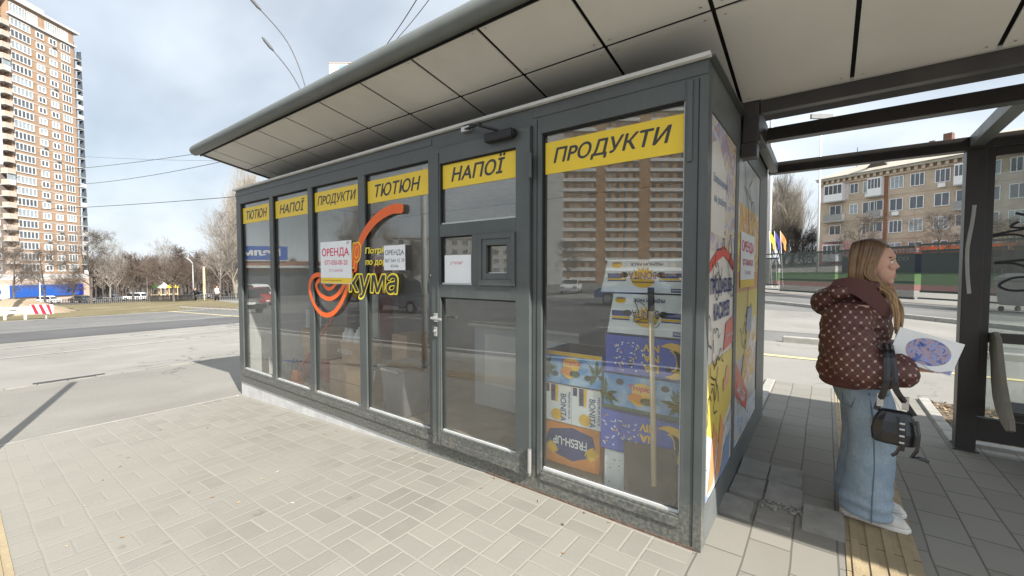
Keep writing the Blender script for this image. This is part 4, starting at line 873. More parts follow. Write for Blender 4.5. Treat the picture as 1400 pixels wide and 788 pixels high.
mb = MB(); mb.box(1.53, 1.58, 2.74, 2.79, .30, 2.505, M_); mb.box(4.5, 4.55, 2.74, 2.79, .3, 2.505, M_); mb.box(1.58, 4.5, 2.74, 2.79, 2.44, 2.505, M_); mb.box(1.58, 4.5, 2.735, 2.795, .92, 1.0, M_); mb.box(1.53, 4.55, 2.73, 2.79, .10, .29, M_); mb.build('glazing_frame', sh, bevel=.003)
mb = MB(); mb.box(1.58, 4.5, 2.762, 2.77, 1.0, 2.44, 'shelter_pane'); gp_ = mb.build('glass_pane', sh)
mb = MB(); mb.box(1.58, 4.5, 2.762, 2.77, .29, .92, 'shelter_pane'); mb.build('glass_pane', sh)
def Q(x, z): return (x, 2.757, z)
mb = MB()
strokes = [[(1.58, 1.80), (1.7, 1.83), (1.85, 1.86), (2.05, 1.9)], [(1.58, 1.79), (1.7, 1.80), (1.8, 1.76)], [(1.72, 1.90), (1.68, 1.86), (1.8, 1.85), (1.9, 1.88), (1.8, 1.93), (1.7, 1.97)], [(1.78, 2.02), (1.86, 1.98), (1.9, 1.9), (1.86, 1.82)], [(1.9, 2.05), (1.95, 1.9), (1.96, 1.78)],
           [(1.6, 1.57), (1.7, 1.57), (1.8, 1.52), (1.88, 1.45), (1.82, 1.37), (1.7, 1.35), (1.63, 1.39), (1.7, 1.45), (1.78, 1.46)], [(1.6, 1.575), (1.8, 1.6), (2.1, 1.62)], [(1.78, 1.61), (1.85, 1.66), (1.95, 1.67), (2.0, 1.62)], [(1.8, 1.74), (1.88, 1.73), (1.92, 1.66)], [(1.95, 1.74), (2.05, 1.7), (2.0, 1.62), (2.15, 1.6)]]
for s in strokes: mb.tube([Q(*p) for p in smooth_path(s, 4)], .010, 'graffiti_paint', 6, flat=((0, 1, 0), .2))
mb.build('graffiti', gp_)
mb = MB(); mb.tube([(x, 2.708, z) for x, z in smooth_path([(1.465, 2.05), (1.455, 1.9), (1.435, 1.7), (1.44, 1.5), (1.455, 1.32)], 6)], .014, 'white_paint', 6, flat=((0, 1, 0), .15)); mb.build('paint_mark', sh)
bench = MB()
for i in range(5): bench.box(1.62, 4.4, 2.30 + i * .075, 2.36 + i * .075, .445, .47, M_)
bench.build('bench_slats', sh, bevel=.004)
mb = MB(); mb.box(1.60, 4.4, 2.42, 2.47, .37, .44, M_)
for x in (2.0, 3.1, 4.1): mb.box(x, x + .05, 2.33, 2.73, .40, .445, M_)
mb.build('bench_frame', sh, bevel=.004)
arm = [(2.74, .99), (2.66, 1.02), (2.58, .98), (2.52, .86), (2.42, .66), (2.30, .50), (2.22, .42), (2.20, .35), (2.27, .325), (2.40, .36), (2.52, .42), (2.60, .50), (2.66, .62), (2.70, .8), (2.74, .85)]
mb = MB(); mb.prism([(1.585, y, z) for y, z in arm], (.035, 0, 0), 'armrest_board'); S('armrest_board', (.2, .185, .15), .5, var=.1, dirt=.2); mb.build('armrest', sh, bevel=.006)
# ------------------------------------------------------------------ woman waiting under the canopy
def remeshed(mb, voxel, smooth_it=4, disp=None):
    me = bpy.data.meshes.new('tmp'); me.from_pydata([Vector(p) for p in mb.v], [], mb.f); o = bpy.data.objects.new('tmp', me); TS.collection.objects.link(o)
    r = o.modifiers.new('r', 'REMESH'); r.mode = 'VOXEL'; r.voxel_size = voxel
    s = o.modifiers.new('s', 'SMOOTH'); s.factor = .5; s.iterations = smooth_it
    TS.view_layers[0].update(); dg = TS.view_layers[0].depsgraph; out = bpy.data.meshes.new_from_object(o.evaluated_get(dg))
    bpy.data.objects.remove(o); bpy.data.meshes.remove(me); return out
def put_mesh(me, name, mat, parent, smooth=True):
    o = bpy.data.objects.new(name, me); COL.objects.link(o); me.materials.clear(); me.materials.append(MATS[mat]); o.parent = parent
    me.polygons.foreach_set('use_smooth', [smooth] * len(me.polygons)); ORG[o.name] = ORG[parent.name]; return o
# the figure is modelled facing +x with its feet on z = 0, then turned and moved as a whole
person = thing('person', 'woman with long fair hair in a patterned brown puffer jacket and wide blue jeans', 'person', (0, 0, 0))
def ring(c, rx, ry, n=20, tilt=0.0, sq=0.0):
    out = []
    for i in range(n):
        t = 2 * math.pi * i / n; a, b = math.cos(t), math.sin(t)
        if sq: a, b = math.copysign(abs(a) ** (1 - sq), a), math.copysign(abs(b) ** (1 - sq), b)
        out.append((c[0] + rx * a, c[1] + ry * b, c[2] + rx * a * tilt))
    return out
# body: one continuous surface with head, neck, trunk, legs, arms and hands
mb = MB()
mb.loft([ring((-.01, 0, .80), .08, .13), ring((-.04, 0, .95), .085, .12), ring((-.03, 0, 1.10), .095, .14), ring((-.025, 0, 1.25), .09, .16), ring((-.01, 0, 1.34), .06, .10), ring((0.01, 0, 1.38), .052, .055), ring((.025, 0, 1.47), .052, .052)], 'skin')
for sy, dx_ in ((-1, 0.0), (1, -.03)):
    y = .095 * sy
    dx_ += .075; mb.tube([(-.05 + dx_, y, .77), (-.01 + dx_, y, .48), (-.03 + dx_, y, .10)], [.07, .06, .042], 'skin', 14); mb.ball((.0 + dx_, y, .045), (.1, .034, .03), 'skin')
HC = Vector((.045, 0, 1.555))
mb.ball(HC + Vector((-.005, 0, .015)), (.098, .077, .105), 'skin', 20, 14)           # skull
mb.ball(HC + Vector((.035, 0, -.065)), (.062, .056, .075), 'skin', 16, 12)            # lower face
mb.ball(HC + Vector((.066, 0, -.118)), (.026, .028, .02), 'skin', 12, 8)              # chin
mb.loft([[(HC.x + x, y * k, HC.z + z) for (x, y) in ((.07, -.013), (.07, .013), (.07 + d, .004), (.07 + d, -.004))] for z, d, k in ((.02, .020, .7), (-.012, .036, 1.0), (-.034, .046, 1.5), (-.044, .026, 1.6))], 'skin')   # nose
for s in (-1, 1):
    mb.ball(HC + Vector((.078, .033 * s, -.03)), (.018, .022, .02), 'skin', 10, 8); mb.ball(HC + Vector((.0, .078 * s, -.025)), (.018, .01, .03), 'skin', 10, 8)
mb.ball(HC + Vector((.088, 0, -.075)), (.012, .022, .0085), 'skin', 12, 8); mb.ball(HC + Vector((.085, 0, -.09)), (.012, .019, .0085), 'skin', 12, 8)
mb.ball(HC + Vector((.075, 0, .03)), (.022, .05, .02), 'skin', 12, 8)
arms = {}
for s in (-1, 1):
    shd, elb = Vector((-.02, .165 * s, 1.29)), Vector((.01 if s < 0 else .02, .25 * s, .98)); wr = Vector((.20, .185 * s, .985)) if s < 0 else Vector((.26, .06, 1.0))
    mb.tube([shd, (shd + elb) / 2, elb, (elb + wr) / 2, wr, wr + (wr - elb).normalized() * .03], [.055, .047, .042, .036, .026, .024], 'skin', 12)
    d = (wr - elb).normalized(); arms[s] = (wr, d)
# hands: palm, four bent fingers and a thumb round the lower edge of the booklet
for s in (-1, 1):
    wr, d = arms[s]; n = Vector((0, 0, 1)); sd = d.cross(n).normalized()
    up = Vector((0, 0, 1)); pc = wr + d * .055
    mb.obox(pc, d * .045, up * .038, sd * .013, 'skin')
    for k, ln in enumerate((.066, .075, .07, .055)):
        b0 = wr + d * .092 + up * (.03 - .02 * k); out = d * .85 + up * .15
        b1 = b0 + d * ln * .5; b2 = b1 + (d * .75 + sd * .65 * s).normalized() * ln * .32; b3 = b2 + (d * .25 + sd * .95 * s).normalized() * ln * .28
        mb.tube([b0 - d * .02, b0, b1, b2, b3], [.0092, .0092, .0085, .0078, .006], 'skin', 8)
    t0 = wr + d * .03 + up * .034; t1 = t0 + (d * .6 + up * .6 + sd * .35 * s) * .035; t2 = t1 + (d * .9 + up * .25) * .032
    mb.tube([t0 - d * .015, t0, t1, t2], [.012, .0115, .0095, .007], 'skin', 8)
body = put_mesh(remeshed(mb, .0052, 3), 'body', 'skin', person)
mb = MB()
for s in (-1, 1): mb.ball(HC + Vector((.0755, .031 * s, -.002)), .0125, 'eye_white', 12, 8); mb.ball(HC + Vector((.0835, .032 * s, -.002)), (.006, .0065, .0065), 'eye_dark', 10, 6); mb.tube([HC + Vector((.082, .012 * s, .022)), HC + Vector((.084, .032 * s, .028)), HC + Vector((.07, .055 * s, .022))], .0035, 'eye_dark', 6); mb.tube([HC + Vector((.085, .018 * s, .007)), HC + Vector((.0865, .033 * s, .011)), HC + Vector((.076, .05 * s, .005))], .002, 'eye_dark', 6)
mb.build('eyes', person, smooth=True)
mb = MB(); mb.ball(HC + Vector((.0925, 0, -.0755)), (.0095, .018, .0062), 'lip', 12, 8); mb.ball(HC + Vector((.0895, 0, -.089)), (.0095, .016, .007), 'lip', 12, 8); mb.build('lips', person, smooth=True)
# hair: many locks flowing from the parting
mb = MB(); q = random.Random(4)
cap = MB()
cap.ball(HC + Vector((-.028, 0, .024)), (.1, .087, .112), 'hair', 22, 16)
cap.ball(HC + Vector((-.055, 0, -.055)), (.06, .083, .12), 'hair', 18, 12)
mb.add([v for v in cap.v], cap.f, 'hair')
def lock(path, r, fl=.55):
    mb.tube(smooth_path3(path), [r * (.7 + .5 * math.sin(math.pi * min(1, .12 + k / 16))) for k in range(len(smooth_path3(path)))], 'hair', 6)
def smooth_path3(pts, n=4):
    out = []; P_ = [Vector(p) for p in pts]
    for i in range(len(P_) - 1):
        p0, p1, p2, p3 = P_[max(i - 1, 0)], P_[i], P_[i + 1], P_[min(i + 2, len(P_) - 1)]
        for k in range(n): t = k / n; out.append(.5 * ((2 * p1) + (p2 - p0) * t + (2 * p0 - 5 * p1 + 4 * p2 - p3) * t * t + (3 * p1 - p0 - 3 * p2 + p3) * t ** 3))
    return out + [P_[-1]]
for s in (-1, 1):
    for i in range(46):
        a = i / 45                                            # 0 at the brow, 1 at the crown's back
        x0 = .066 - .156 * a; top = Vector((HC.x + x0, .004 * s, HC.z + .115 + .025 * math.sin(math.pi * a) - .03 * (1 - a) ** 3))
        j = q.uniform(-.006, .006)
        side = Vector((HC.x + x0 * .88 - .03 + j, (.086 + .008 * math.sin(3 * a) + j) * s, HC.z + .035))
        low = Vector((HC.x + x0 * .75 - .042, (.09 + j) * s, HC.z - .07))
        if a < .42:      # locks in front of the shoulder
            k = 1 - a / .42; end = Vector((.135 + .03 * k + j * 2, (.125 + .02 * q.random()) * s, 1.36 - .32 * k * q.uniform(.7, 1.05))); mid = Vector((.055 + .04 * k + j, (.112) * s, 1.42 + j))
            if i % 3 == 2: end = mid + Vector((.01, 0, -.05))
            lock([top, (top + side) / 2 + Vector((0, .018 * s, .03)), side, low, mid, (mid + end) / 2 + Vector((.03 + .012 * math.sin(i), .018 * s, 0)), end], .0085)
        else: lock([top, (top + side) / 2 + Vector((0, .018 * s, .03)), side, low, Vector((low.x - .01, .08 * s + j, 1.40))], .0095)
mb.build('hair', person, smooth=True)
# jacket
mb = MB()
def bulge(z): return 1 + .085 * abs(math.sin((z - .83) / .13 * math.pi)) ** .6 - .03
rings_ = []
for i in range(27):
    z = .83 + i * .02; t = (z - .83) / .52
    rx = .168 - .004 * t; ry = .225 - .02 * t; cx_ = -.05 + .02 * t
    if z < .87: k = (z - .83) / .04; rx *= .9 + .1 * k; ry *= .9 + .1 * k
    if z > 1.26: k = (z - 1.26) / .09; rx *= 1 - .38 * k; ry *= 1 - .45 * k; cx_ += .03 * k
    rings_.append(ring((cx_, 0, z), rx * bulge(z), ry * bulge(z), 28))
rings_ += [ring((.02, 0, 1.365), .112, .105, 28, .1), ring((.03, 0, 1.39), .102, .097, 28, .1), ring((.032, 0, 1.405), .088, .085, 28, .1)]
mb.loft(rings_, 'jacket')
for s in (-1, 1):
    pts, rad = [], []
    shd, elb = Vector((-.05, .165 * s, 1.26)), Vector((-.005 if s < 0 else .02, .275 * s, .955)); wr = Vector((.235, .205 * s, .965)) if s < 0 else Vector((.24, .08, .99))
    for i in range(13): t = i / 12; pts.append(shd.lerp(elb, t) + Vector((-.02 * math.sin(t * 3.14), .02 * s * math.sin(t * 3.14), 0))); rad.append((.112 + .01 * math.sin(t * 3.14)) * (.96 + .10 * abs(math.sin(t * 3.14 * 3)) ** .6))
    for i in range(1, 14): t = i / 13; pts.append(elb.lerp(wr, t) + Vector((0, 0, -.012 * math.sin(t * 3.14)))); rad.append((.112 - .024 * t) * (.96 + .10 * abs(math.sin(t * 3.14 * 3)) ** .6) * (1 if t < .85 else 1 - .35 * (t - .85) / .15))
    mb.tube(pts, rad, 'jacket', 20)
# hood lying on the back
mb.ball((-.16, 0, 1.315), (.115, .155, .085), 'jacket', 20, 12, Matrix.Rotation(R(-28), 3, 'Y')); mb.ball((-.10, .0, 1.365), (.10, .165, .06), 'jacket', 20, 12)
for s in (-1, 1): mb.tube([(-.14, .15 * s, 1.36), (-.03, .13 * s, 1.40), (.06, .09 * s, 1.40), (.11, .05 * s, 1.36)], [.05, .045, .036, .02], 'jacket', 12)
jm = remeshed(mb, .0085, 3)
uvl = jm.uv_layers.new(name='UVMap')
for p in jm.polygons:
    n = p.normal
    for li in p.loop_indices:
        v = jm.vertices[jm.loops[li].vertex_index].co
        uvl.data[li].uv = (v.x + .013, v.z) if abs(n.y) > abs(n.x) * .7 and abs(n.y) > abs(n.z) * .6 else ((v.y + .02, v.z) if abs(n.x) > abs(n.z) else (v.x, v.y))
from mathutils import noise as mnoise
NRM = [v.normal.copy() for v in jm.vertices]
for v, nv_ in zip(jm.vertices, NRM):
    p = v.co.copy(); v.co = p + nv_ * (.012 * mnoise.noise(p * 8) + .012 * (.45 - abs(mnoise.noise(Vector((p.x * 13, p.y * 13, p.z * 17))))) + .004 * mnoise.noise(p * 45))
jk = put_mesh(jm, 'jacket', 'jacket', person)
mb = MB()   # plain storm flap along the hood edge, cuffs, hem
for s in (-1,): 
    fl = [(-.13, -.155, 1.425), (-.03, -.165, 1.415), (.05, -.15, 1.36), (.115, -.13, 1.28), (.135, -.10, 1.24)]
    for (a, b) in zip(fl, fl[1:]): pass
    P_ = smooth_path3(fl, 5); vs = []
    for i, p in enumerate(P_): t = i / (len(P_) - 1); w_ = .022 + .03 * math.sin(math.pi * min(1, t * 1.1)); vs += [p + Vector((0, -.012, w_)), p + Vector((-.02, -.022, -w_))]
    mb.add(vs, [(2 * i, 2 * i + 1, 2 * i + 3, 2 * i + 2) for i in range(len(P_) - 1)], 'jacket_plain')
mb.build('hood_lining', person, smooth=True)
mb = MB(); mb.loft([ring((-.048, 0, z), rx, ry, 28) for z, rx, ry in ((.80, .15, .2), (.815, .163, .214), (.845, .163, .214))], 'jacket_plain', False); mb.build('jacket_hem', person, smooth=True)
# jeans: wide legs, one loft each, joined at the hips
mb = MB()
mb.loft([ring((-.005 + max(0, .8 - z) * .35, 0, z), rx, ry, 24) for z, rx, ry in ((.66, .125, .165), (.72, .135, .19), (.80, .135, .185), (.88, .125, .17))], 'jeans')
for s, dx_ in ((-1, .0), (1, -.045)):
    rg = []
    for z, x, rx, ry in ((.78, .03, .11, .085), (.66, .05, .112, .10), (.5, .062, .112, .105), (.36, .062, .118, .108), (.22, .055, .124, .112), (.12, .05, .13, .115), (.055, .05, .132, .118)): rg.append(ring((x + dx_, .10 * s, z), rx, ry, 24))
    mb.loft(rg, 'jeans')
jn = remeshed(mb, .009, 3)
NRM = [v.normal.copy() for v in jn.vertices]
for v, nv_ in zip(jn.vertices, NRM):
    p = v.co.copy(); low = max(0, .34 - p.z) / .34
    f = .007 * mnoise.noise(Vector((p.x * 7, p.y * 7, p.z * 3.2))) + .012 * low * math.sin(p.z * 62 + 2.5 * mnoise.noise(p * 6)) * (.4 + .6 * abs(mnoise.noise(p * 5))) + .006 * math.sin(math.atan2(p.y, p.x) * 5 + p.z * 4)
    v.co = p + nv_ * f
jo = put_mesh(jn, 'jeans', 'jeans', person)
mb = MB(); mb.tube([(.05, -.180, .79), (.07, -.202, .66), (.08, -.208, .5), (.085, -.211, .36), (.08, -.215, .2), (.08, -.220, .05)], .0035, 'jeans_seam', 5); mb.tube([(-.075, -.135, .79), (-.075, -.15, .70), (-.03, -.185, .69), (.0, -.19, .79)], .003, 'jeans_seam', 5); mb.build('jeans_seam', person)
for s, dx_ in ((-1, .0), (1, -.02)):
    mb = MB(); y = .095 * s; dx_ += .015
    out = [(-.105, .0), (-.09, .034), (-.02, .036), (.06, .043), (.15, .046), (.205, .036), (.225, .0)]; out = out + [(a, -b) for a, b in out[-2:0:-1]]
    mb.prism([(a + dx_ + .01, y + b, .0) for a, b in out], (0, 0, .028), 'sole')
    def up_(z, k, x1): return [(min(a, x1) * (k if a > 0 else 1) + dx_ + .01, y + b * k, z) for a, b in out]
    mb.loft([up_(.028, .99, .225), up_(.055, .96, .21), up_(.075, .84, .15), up_(.1, .74, .07)], 'shoe'); mb.build('shoe', person, smooth=False, bevel=.008)
PW = Matrix.Translation((.69, 1.01, .006)) @ Matrix.Rotation(R(-7), 4, 'Z')
person.location = PW.to_translation(); person.rotation_euler = (0, 0, R(-7))
# shoulder bag hanging from the forearm, and the booklet, each a thing of its own (built in the same turned frame)
bag = thing('handbag', 'small black leather handbag with buckled straps hanging from the forearm', 'bag', (0, 0, 0))
mb = MB(); bx, by = .165, -.335
mb.loft([[(bx + a * k, by + b * k2, z) for a, b in ((-.1, -.035), (-.05, -.055), (.05, -.055), (.1, -.035), (.1, .035), (.05, .055), (-.05, .055), (-.1, .035))] for z, k, k2 in ((.575, .75, .7), (.59, .9, .95), (.645, .95, 1.1), (.70, .85, .9), (.745, .62, .5), (.755, .5, .3))], 'bag_leather'); o = mb.build('body', bag, smooth=False, bevel=.014)
mb = MB(); mb.tube([(bx + .02, by - .065, .74), (bx + .03, by - .075, .68), (bx + .035, by - .073, .60), (bx + .03, by - .066, .565)], .014, 'bag_leather', 6, flat=((0, 1, 0), .4)); mb.tube([(bx + .085, by - .055, .73), (bx + .095, by - .065, .66), (bx + .09, by - .062, .58), (bx + .07, by - .05, .535), (bx + .10, by - .05, .54), (bx + .135, by - .05, .53)], .009, 'bag_leather', 6); mb.tube([(bx + .03, by - .07, .59), (bx + .01, by - .06, .54), (bx - .005, by - .06, .525)], .008, 'bag_leather', 6)
for z in (.61, .645, .68, .71): mb.tube([(bx + .022, by - .084, z), (bx + .042, by - .084, z)], .005, 'steel', 6)
mb.build('buckled_strap', bag)
mb = MB()
for sx in (-1, 1):
    mb.tube(smooth_path3([(bx + .075 * sx, by, .74), (bx + .05 * sx - .01, by - .005, .80), (bx + .02 * sx - .02, by - .04, .88), (bx - .02 + .015 * sx, by - .035, .95), (bx - .03 + .01 * sx, by + .0, 1.05), (bx - .04 + .01 * sx, by + .11, 1.085)], 4), .016, 'bag_leather', 6, flat=((0, 1, 0), .3))
mb.build('strap', bag)
for sx in (-1, 1): mb = MB(); mb.obox((bx + .05 * sx - .01, by - .006, .80), (.014, 0, 0), (0, .006, 0), (0, 0, .035), 'steel'); mb.build('clasp', bag)
bag.location = person.location; bag.rotation_euler = person.rotation_euler
bkl = thing('booklet', 'white folded booklet with a round purple picture held in her hands', 'booklet', (0, 0, 0))
O = Vector((.125, -.25, 1.02)); ux = Vector((.93, .22, -.28)).normalized(); uy = Vector((.30, .10, .95)); uy = (uy - ux * uy.dot(ux)).normalized(); nn_ = ux.cross(uy)
def bp(u, v, k=0): return O + ux * u + uy * v + nn_ * k
mb = MB(); mb.prism([bp(0, 0), bp(.265, 0), bp(.265, .18), bp(0, .18)], nn_ * -.004, 'paper'); mb.prism([bp(0, 0, -.006), bp(.0, .18, -.006), bp(.25, .17, -.02), bp(.25, .01, -.02)], nn_ * -.002, 'paper'); mb.build('pages', bkl)
mb = MB(); mb.poly([bp(.145 + .092 * math.cos(i * .2618), .09 + .072 * math.sin(i * .2618), .001) for i in range(24)], 'print_street'); mb.poly([bp(.22, .005, .0011), bp(.26, .005, .0011), bp(.26, .03, .0011)], 'print_street')
mb.tube([bp(.02 + .23 * t / 20, .02 + .02 * math.sin(t * .3), .001) for t in range(21)], .0012, 'print_street', 4); mb.build('cover_picture', bkl)
bkl.location = person.location; bkl.rotation_euler = person.rotation_euler

# ------------------------------------------------------------------ trees
def grow(seed, h, spread=1.0, upright=0.0, levels=4, r0=.14, nb=(9, 6, 5, 4), trunk=.25, m='bark', twig=None, droop=0.0):
    q = random.Random(seed); tr = MB(); cr_ = MB()
    def limb(p, d, l, r, lv):
        segs = 5 if lv == 0 else (4 if lv < 3 else 2); pts = [p]; rad = [r]; dd = d.copy()
        for i in range(segs):
            dd = (dd + Vector((q.uniform(-1, 1), q.uniform(-1, 1), q.uniform(-.6, .9))) * (.07 if lv == 0 else .2) + Vector((0, 0, .12 * upright - .05 * droop))).normalized()
            pts.append(pts[-1] + dd * l / segs); rad.append(max(r * (1 - .72 * (i + 1) / segs), .009))
        (tr if lv == 0 else cr_).tube(pts, rad, m if lv < 2 or not twig else twig, 7 if lv == 0 else (4 if lv == 1 else 3), cap=False)
        if lv >= levels: return
        for k in range(nb[lv]):
            t = q.uniform(trunk if lv == 0 else .25, 1.0); i = min(int(t * segs), segs - 1); f = t * segs - i; pp = pts[i].lerp(pts[i + 1], f)
            ax = (pts[i + 1] - pts[i]).normalized(); ph = q.uniform(0, 6.283); sdv = ax.orthogonal().normalized(); sdv.rotate(Matrix.Rotation(ph, 3, ax)) if False else sdv.rotate(__import__('mathutils').Quaternion(ax, ph))
            an = q.uniform(.5, 1.0) * spread * (1 - .55 * upright); nd = (ax * math.cos(an) + sdv * math.sin(an)).normalized()
            limb(pp, nd, l * q.uniform(.38, .62) * (1.05 - .5 * t * (lv == 0)), rad[i] * .55, lv + 1)
    limb(Vector((0, 0, -.1)), Vector((q.uniform(-.05, .05), q.uniform(-.05, .05), 1)).normalized(), h * .8, r0, 0)
    return tr, cr_
PROTO = {}
def tree_proto(key, **kw):
    tr, c = grow(**kw); t = thing('tree', 'tree', 'tree', (0, 0, 0)); tr.build('trunk', t, smooth=True); c.build('crown', t); PROTO[key] = [t, False]
def plant(key, p, sc_, rz, lbl, grp=None, name='tree'):
    t, used = PROTO[key]
    if used: t = copy_tree(t)
    else: PROTO[key][1] = True
    t.name = name; t.location = p; t.scale = (sc_, sc_, sc_); t.rotation_euler = (0, 0, rz); t['label'] = lbl
    if grp: t['group'] = grp
    return t
tree_proto('spread', seed=1, h=10, spread=1.1, m='bark', nb=(13, 8, 6, 5), r0=.17)
tree_proto('round', seed=5, h=8, spread=1.0, m='bark', twig='twig_brown', nb=(16, 9, 7, 5), r0=.16, trunk=.22)
tree_proto('tall', seed=8, h=15, spread=.8, upright=.3, m='bark_pale', nb=(16, 8, 6, 4), r0=.2)
tree_proto('poplar', seed=11, h=22, spread=.62, upright=.85, m='bark_poplar', nb=(34, 9, 6, 3), r0=.3, trunk=.08)
tree_proto('dark', seed=14, h=14, spread=1.0, m='bark_dark', nb=(18, 10, 8, 5), r0=.25)
def near(px, drop, rz, key, sc_, lbl, grp=None, name='tree'):
    """px: bearing as an image column of the level camera; drop: distance ahead in metres"""
    return plant(key, cw((px - 700) / 574 * drop, drop), sc_, rz, lbl, grp, name)
G1 = 'bare trees beyond the side road'
for px, dep, key, s, lbl in ((124, 56, 'spread', 1.0, 'bare tree with a leaning split pale trunk in front of the brick tower'), (60, 58, 'spread', .8, 'thin bare tree before the blue shop sign'), (18, 50, 'spread', .75, 'bare tree at the dirt heap by the photo edge'),
        (180, 70, 'round', 1.05, 'reddish round crowned bare tree right of the leaning trunk'), (205, 85, 'round', 1.15, 'reddish bare tree behind the parked dark car'), (237, 50, 'round', .85, 'bare tree with spreading twigs left of the curved street lamp'), (225, 95, 'tall', .8, 'tall bare tree far behind the white playground tower'),
        (268, 82, 'round', 1.2, 'dense bare tree behind the curved street lamp'), (300, 70, 'tall', .75, 'tall pale bare tree behind the walking people'), (322, 60, 'tall', .8, 'tall pale bare tree next to the kiosk edge'), (290, 95, 'round', 1.3, 'wide bare tree at the end of the park path'),
        (150, 95, 'tall', .85, 'tall bare tree just right of the brick tower'), (100, 80, 'round', .9, 'low bare tree before the foot of the brick tower'), (-20, 60, 'tall', .8, 'bare tree beyond the left photo edge'), (335, 80, 'round', 1.3, 'wide bare tree hidden partly by the kiosk corner')):
    near(px, dep, random.random() * 6, key, s, lbl, G1)
for px, dep, s, lbl in ((322, 75, 1.05, 'pale bare poplar above the kiosk left end, shorter one'), (338, 72, 1.25, 'pale bare poplar above the kiosk left end, tallest one'), (352, 78, 1.2, 'pale bare poplar half hidden by the kiosk roof')):
    near(px, dep, random.random() * 6, 'poplar', s * .72, lbl, 'poplars behind the kiosk', 'poplar')
for px, dep, s, lbl in ((1035, 70, .72, 'bare poplar nearest the poster wall'), (1052, 74, .7, 'bare poplar behind the thick white mast'), (1068, 72, .75, 'bare poplar right of the thick white mast'), (1082, 76, .70, 'bare poplar left of the dark tree')):
    near(px, dep, random.random() * 6, 'poplar', s, lbl, 'poplars beyond the sports field', 'poplar')
near(1101, 66, .4, 'dark', .62, 'dark twiggy tree between the poplars and the brick house'); near(1112, 72, 2.4, 'dark', .58, 'smaller dark twiggy tree at the corner of the brick house')
near(1176, 44, .4, 'spread', .75, 'bare tree before the balcony column of the brick house', 'trees before the brick house'); near(1282, 40, 1.2, 'spread', .72, 'bare tree at the right windows of the brick house', 'trees before the brick house'); near(1372, 40, 2.2, 'spread', .7, 'bare tree seen through the shelter glass', 'trees before the brick house')
# far wood on the horizon: one mass
rr = random.Random(21); mb = MB()
for i in range(1300):
    px = rr.uniform(-150, 480); dep = rr.uniform(120, 260); p = cw((px - 700) / 574 * dep, dep); h = rr.uniform(9, 15) + (dep - 120) * .05
    mb.tube([p, p + Vector((rr.uniform(-.5, .5), rr.uniform(-.5, .5), h * .6))], [.22, .1], 'bark', 3, False)
    for k in range(16):
        b0 = p + Vector((0, 0, h * rr.uniform(.25, .7))); d = Vector((rr.uniform(-1, 1), rr.uniform(-1, 1), rr.uniform(.2, 1.4))).normalized() * h * rr.uniform(.2, .4); mb.tube([b0, b0 + d * .5 + Vector((0, 0, .1)), b0 + d], [.16, .09, .05], rr.choice(['bark', 'twig_brown', 'bark_pale']), 3, False)
tag(mb.build('wood'), 'bare wood along the horizon behind the park', 'wood', None, 'stuff')
# grass park beyond the side road
mb = MB()
quad_sheet('lawn', [(-35.2, -8), (-35.2, 12), (-45, 14.2), (-60, 17.0), (-60, -8)], .004, 'grass_mat')
quad_sheet('lawn', [(-60, -8), (-60, 17), (-90, 27), (-90, -8)], .004, 'grass_mat')
quad_sheet('lawn', [(-36, 18), (-90, 33), (-90, 60), (-40, 50)], .004, 'grass_mat')
sheet('ground_strip', -34.9, -34.4, -30, 40, .0, 'kerb_stone')

# ------------------------------------------------------------------ buildings
class Fac:
    """a vertical facade: o = ground corner, e = direction along it, n = outward normal"""
    def __init__(s, o, e): s.o = Vector(o); s.e = Vector((e[0], e[1], 0)).normalized(); s.n = Vector((s.e.y, -s.e.x, 0))
    def p(s, a, z, k=0): q_ = s.o + s.e * a + s.n * k; return Vector((q_.x, q_.y, z))
    def slab(s, mb, a0, a1, z0, z1, k0, k1, m): mb.add([s.p(a, z, k) for a in (a0, a1) for k in (k0, k1) for z in (z0, z1)], [(0, 1, 3, 2), (4, 6, 7, 5), (0, 4, 5, 1), (2, 3, 7, 6), (0, 2, 6, 4), (1, 5, 7, 3)], m)
def window(fc, par, a, z, w_, h_, nv=2, fm='white', gm='win_dark', k=0, t=.08, trans=False):
    mb = MB(); fc.slab(mb, a - w_ / 2, a + w_ / 2, z, z + h_, k + .0, k + .02, gm)
    for i in range(nv + 1): x = a - w_ / 2 + w_ * i / nv; tt = t if i in (0, nv) else t * .8; fc.slab(mb, x - tt / 2, x + tt / 2, z, z + h_, k + .021, k + .07, fm)
    for zz in (z, z + h_) + ((z + h_ * .68,) if trans else ()): fc.slab(mb, a - w_ / 2 - t / 2, a + w_ / 2 + t / 2, zz - t / 2, zz + t / 2, k + .0205, k + .075, fm)
    return mb.build('window', par)
# -- five storey brick house beyond the field
bh = thing('apartment_house', 'five storey tan brick apartment house with a pale slate roof', 'building', (46, 40, 0))
P1 = cw(45.2, 62, 0); P2 = cw(52.0, 48, 0); fc = Fac(P1, P2 - P1); 
if fc.n.dot(CAM - P1) < 0: fc.n = -fc.n
LEN = 34.0; EV = 14.9
mb = MB(); fc.slab(mb, 0, LEN, -1.5, EV, -12, 0, 'brick_tan'); mb.build('wall', bh)
mb = MB()
for z in (2.9, 5.75, 8.55, 11.35): fc.slab(mb, -.02, LEN, z, z + .12, 0, .05, 'brick_tan')
fc.slab(mb, -.3, LEN, EV - .35, EV, 0, .55, 'roof_slate'); fc.slab(mb, -.2, LEN, EV - 1.0, EV - .8, 0, .25, 'brick_tan')
for i in range(48): fc.slab(mb, .2 + i * .7, .5 + i * .7, EV - .8, EV - .35, 0, .4, 'brick_tan')
mb.build('cornice', bh)
